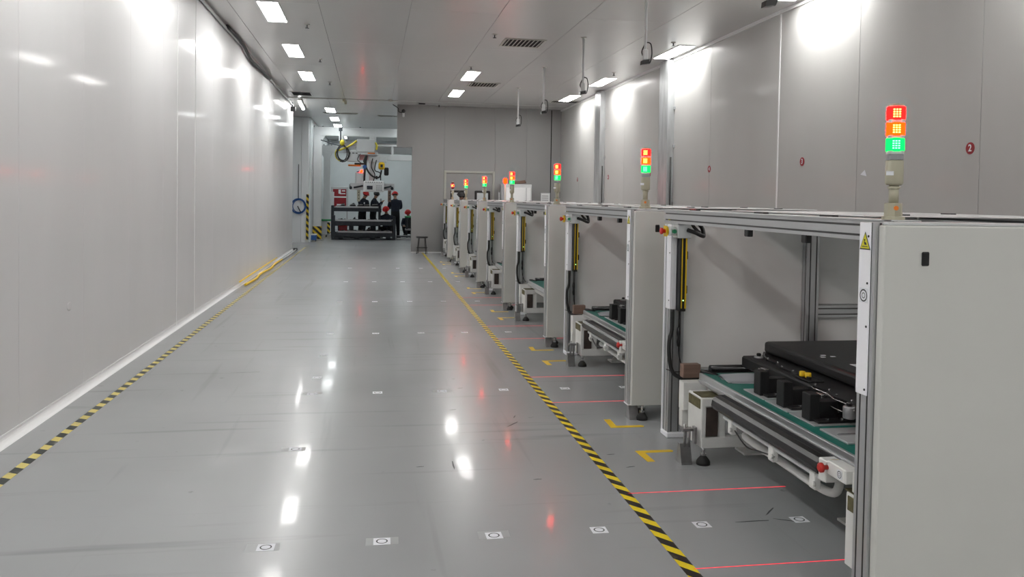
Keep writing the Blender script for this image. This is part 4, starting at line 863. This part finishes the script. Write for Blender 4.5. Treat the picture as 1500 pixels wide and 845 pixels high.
B('dark_box', (-.2, .1, .35), (.5, .6, .76), 'black', t, .02); B('shelf', (-.3, .02, .28), (.78, .66, .33), 'platea', t)
t = empty('low_pallet', (1.35, 30.9, 0), 'low dark pallet at the lower right of the opening', 'pallet')
for k in range(4): B('board', (-.42, k*.24, .10), (.9, k*.24+.16, .13), 'dark', t)
for x in (-.42, .1, .7): B('block', (x, .0, 0), (x+.14, .88, .10), 'dark', t)
B('front_rail', (-.42, -.03, .02), (.9, 0, .06), 'platea', t)

# ================================================================ PEOPLE
def person(name, loc, rz, J, label, hat='helmet', hatm='helmet', squash=1.0, headtilt=(0, 0), shirt='navy', badge=False):
    """J: dict of joints in local metres (x right, y forward, z up). one continuous skinned body"""
    t = empty(name, loc, label, 'person', None, rz)
    V = []; E = []; R = []; K = []
    def add(p, r, k): V.append(Vector(p)); R.append(r); K.append(k); return len(V)-1
    pel = add(J['pelvis'], (.175, .13), 't'); ch0 = add(J['waist'], (.17, .125), 's'); ch = add(J['chest'], (.20, .135), 's'); nb = add(J['neckb'], (.125, .095), 's')
    nk = add(J['neck'], (.055, .055), 'k'); hd0 = add(J['jaw'], (.062, .07), 'k'); hd1 = add(J['head'], (.078, .092), 'k'); hd2 = add(J['crown'], (.055, .065), 'k')
    E += [(pel, ch0), (ch0, ch), (ch, nb), (nb, nk), (nk, hd0), (hd0, hd1), (hd1, hd2)]
    for s in ('l', 'r'):
        sh = add(J['sh'+s], (.088, .085), 's'); el = add(J['el'+s], (.066, .066), 's'); wr = add(J['wr'+s], (.032, .028), 's')
        d = (Vector(J['wr'+s]) - Vector(J['el'+s])).normalized(); w = Vector(J['wr'+s]); pa = add(w + d*.05, (.038, .02), 'k'); pb = add(w + d*.09, (.040, .016), 'k')
        E += [(ch, sh), (sh, el), (el, wr), (wr, pa), (pa, pb)]
        sd = d.cross(Vector((0, 0, 1))); sd = sd.normalized() if sd.length > .1 else Vector((1, 0, 0)); nn = sd.cross(d).normalized()
        for q, ln in zip((-.03, -.01, .01, .03), (.058, .072, .068, .05)):
            f0 = add(w + d*.095 + sd*q, (.010, .010), 'k'); f1 = add(w + d*(.095+ln*.5) + sd*q - nn*.008, (.009, .009), 'k'); f2 = add(w + d*(.095+ln) + sd*q - nn*.026, (.008, .008), 'k')
            E += [(pb, f0), (f0, f1), (f1, f2)]
        th0 = add(w + d*.05 + sd*.045, (.011, .011), 'k'); th1 = add(w + d*.085 + sd*.06 - nn*.01, (.009, .009), 'k'); E += [(pa, th0), (th0, th1)]
        hp = add(J['hp'+s], (.115, .11), 't'); kn = add(J['kn'+s], (.088, .085), 't'); an = add(J['an'+s], (.065, .065), 't'); to = add(J['to'+s], (.045, .035), 'b'); E += [(pel, hp), (hp, kn), (kn, an), (an, to)]
    me = bpy.data.meshes.new('body'); me.from_pydata([tuple(v) for v in V], E, []); o = bpy.data.objects.new('body', me); COL.objects.link(o)
    md = o.modifiers.new('skin', 'SKIN'); 
    for i, sv in enumerate(me.skin_vertices[0].data): sv.radius = R[i] if isinstance(R[i], tuple) else (R[i], R[i]); sv.use_root = (i == 0)
    ms = o.modifiers.new('sub', 'SUBSURF'); ms.levels = 1; ms.render_levels = 1
    dg = bpy.context.evaluated_depsgraph_get(); dg.update(); m2 = bpy.data.meshes.new_from_object(o.evaluated_get(dg)); bpy.data.objects.remove(o)
    ob = bpy.data.objects.new('body', m2); COL.objects.link(ob); ob.parent = t; m2.materials.clear()
    for q in (shirt, 'trous', 'skin', 'black'): m2.materials.append(M[q])
    mi = {'s': 0, 't': 1, 'k': 2, 'b': 3}
    for f in m2.polygons:
        c = f.center; best = None
        for a, b in E:
            pa, pb = V[a], V[b]; d = pb-pa; u = max(0, min(1, (c-pa).dot(d)/max(d.length_squared, 1e-9))); q = (c-(pa+d*u)).length / (max(R[a] if not isinstance(R[a], tuple) else R[a][0], .01)**.5)
            if best is None or q < best[0]: best = (q, a if u < .5 else b)
        f.material_index = mi[K[best[1]]]; f.use_smooth = True
    # face
    h = Vector(J['head']); fw = Vector((0, math.cos(headtilt[0]), -math.sin(headtilt[0]))); fw = Matrix.Rotation(headtilt[1], 3, 'Z') @ fw; rt = fw.cross(Vector((0, 0, 1))).normalized(); up = rt.cross(fw).normalized()
    MB().ball(h + fw*.098 - up*.01, .016, (1, 1, 1.4), 8, 6).build('nose', 'skin', t)
    for s in (-1, 1): MB().ball(h + fw*.088 + rt*.03*s + up*.012, .009, u=8, v=6).build('eye', 'hair', t); MB().ball(h + rt*.082*s, .02, (.5, 1, 1.4), 8, 6).build('ear', 'skin', t)
    MB().ball(h + fw*.085 - up*.048, .016, (1.3, .5, .35), 8, 6).build('mouth', 'boardred', t)
    def dome(c, r, cut, m, nm, brim):
        mb = MB(); q = bmesh.ops.create_uvsphere(mb.bm, u_segments=18, v_segments=10, radius=r); 
        bmesh.ops.bisect_plane(mb.bm, geom=mb.bm.verts[:]+mb.bm.edges[:]+mb.bm.faces[:], plane_co=(0, 0, cut), plane_no=(0, 0, -1), clear_outer=True)
        for f in mb.bm.faces: f.smooth = True
        R3 = Matrix((rt, fw, up)).transposed().to_4x4(); 
        if brim: mb.prism([(-.085, .04, 0), (-.06, .135, -.006), (.06, .135, -.006), (.085, .04, 0)], (0, 0, .012)); mb.lathe([(r+.012, -.006), (r+.012, .006)], n=18)
        bmesh.ops.transform(mb.bm, matrix=Matrix.Translation(c) @ R3, verts=mb.bm.verts[:]); return mb.build(nm, m, t)
    dome(h + up*.012 - fw*.008, .102, -.03, 'hair', 'hair', False)
    if hat: dome(h + up*.035, .125, 0, hatm, hat, True)
    if badge: B('badge', (.06, J['chest'][1]+.115, J['chest'][2]-.02), (.12, J['chest'][1]+.125, J['chest'][2]+.05), 'paper', t)
    return t
def pose(stoop=0, arms='down', crouch=False, lean=0):
    J = {}
    hz_ = .93 if not crouch else (.36 if crouch == 1 else .22)
    J['pelvis'] = (0, 0, hz_); J['waist'] = (0, .02+lean*.2, hz_+.16); J['chest'] = (0, .03+lean*.6, hz_+.37); J['neckb'] = (0, .03+lean*.9, hz_+.52)
    J['neck'] = (0, .04+lean, hz_+.585); J['jaw'] = (0, .06+lean*1.1+stoop*.04, hz_+.635); J['head'] = (0, .06+lean*1.15+stoop*.06, hz_+.715); J['crown'] = (0, .045+lean*1.15+stoop*.08, hz_+.785)
    for s, q in (('l', -1), ('r', 1)):
        J['sh'+s] = (q*.215, .03+lean*.8, hz_+.46)
        if arms == 'down': J['el'+s] = (q*.25, .0+lean, hz_+.19); J['wr'+s] = (q*.23, .14+lean, hz_+.0)
        elif arms == 'fore': J['el'+s] = (q*.25, .06+lean, hz_+.20); J['wr'+s] = (q*.12, .30+lean, hz_+.20)
        elif arms == 'up': J['el'+s] = (q*.24, .16+lean, hz_+.24); J['wr'+s] = (q*.08, .32+lean, hz_+.42)
        if not crouch: J['hp'+s] = (q*.09, 0, hz_-.06); J['kn'+s] = (q*.11, .03, .48); J['an'+s] = (q*.12, -.02, .08); J['to'+s] = (q*.13, .12, .04)
        else: J['hp'+s] = (q*.10, .03, hz_-.04); J['kn'+s] = (q*.15, .38, .42); J['an'+s] = (q*.14, .12, .09); J['to'+s] = (q*.15, .27, .04)
    return J
person('person', (-.37, 33.15, 0), PI+.9, pose(.8, 'fore', lean=.06), 'person in navy work clothes and red helmet looking down, leftmost of the group', headtilt=(.5, 0), badge=True)
person('person', (.05, 33.4, 0), -PI/2-.3, pose(.5, 'up', lean=.04), 'person in navy work clothes and black cap holding a tool with both hands', 'cap', 'black', headtilt=(.3, 0))
person('person', (.92, 32.6, 0), .25, pose(.2, 'fore', lean=.02), 'person in navy shirt and red helmet standing with the back turned, right of the group', headtilt=(.25, 0))
person('person', (.60, 32.2, 0), PI-.25, pose(1, 'fore', True, lean=.10), 'person in navy clothes and red helmet crouching low behind the silver bars', headtilt=(.7, 0))
person('person', (1.52, 33.9, 0), PI-.3, pose(1, 'fore', 2, lean=.10), 'person in red helmet bending low at the right edge of the opening', headtilt=(.6, 0))
person('person', (2.50, 23.48, 0), PI, pose(.8, 'fore', lean=.05), 'person in black cap standing behind the farthest enclosure before the door window', 'cap', 'black', headtilt=(.4, 0))
t = empty('hand_tool', (.30, 33.2, 0), 'upright hand tool held by the person in the black cap', 'tool')
t.location = (.36, 33.28, 0); MB().tube([(0, 0, 1.05), (0, 0, 1.42)], [.02, .03], 8).box((-.035, -.03, 1.40), (.035, .03, 1.50), .01).build('body', 'mgrey', t); MB().tube([(0, 0, .95), (0, 0, 1.1)], .03, 8).build('grip', 'black', t)
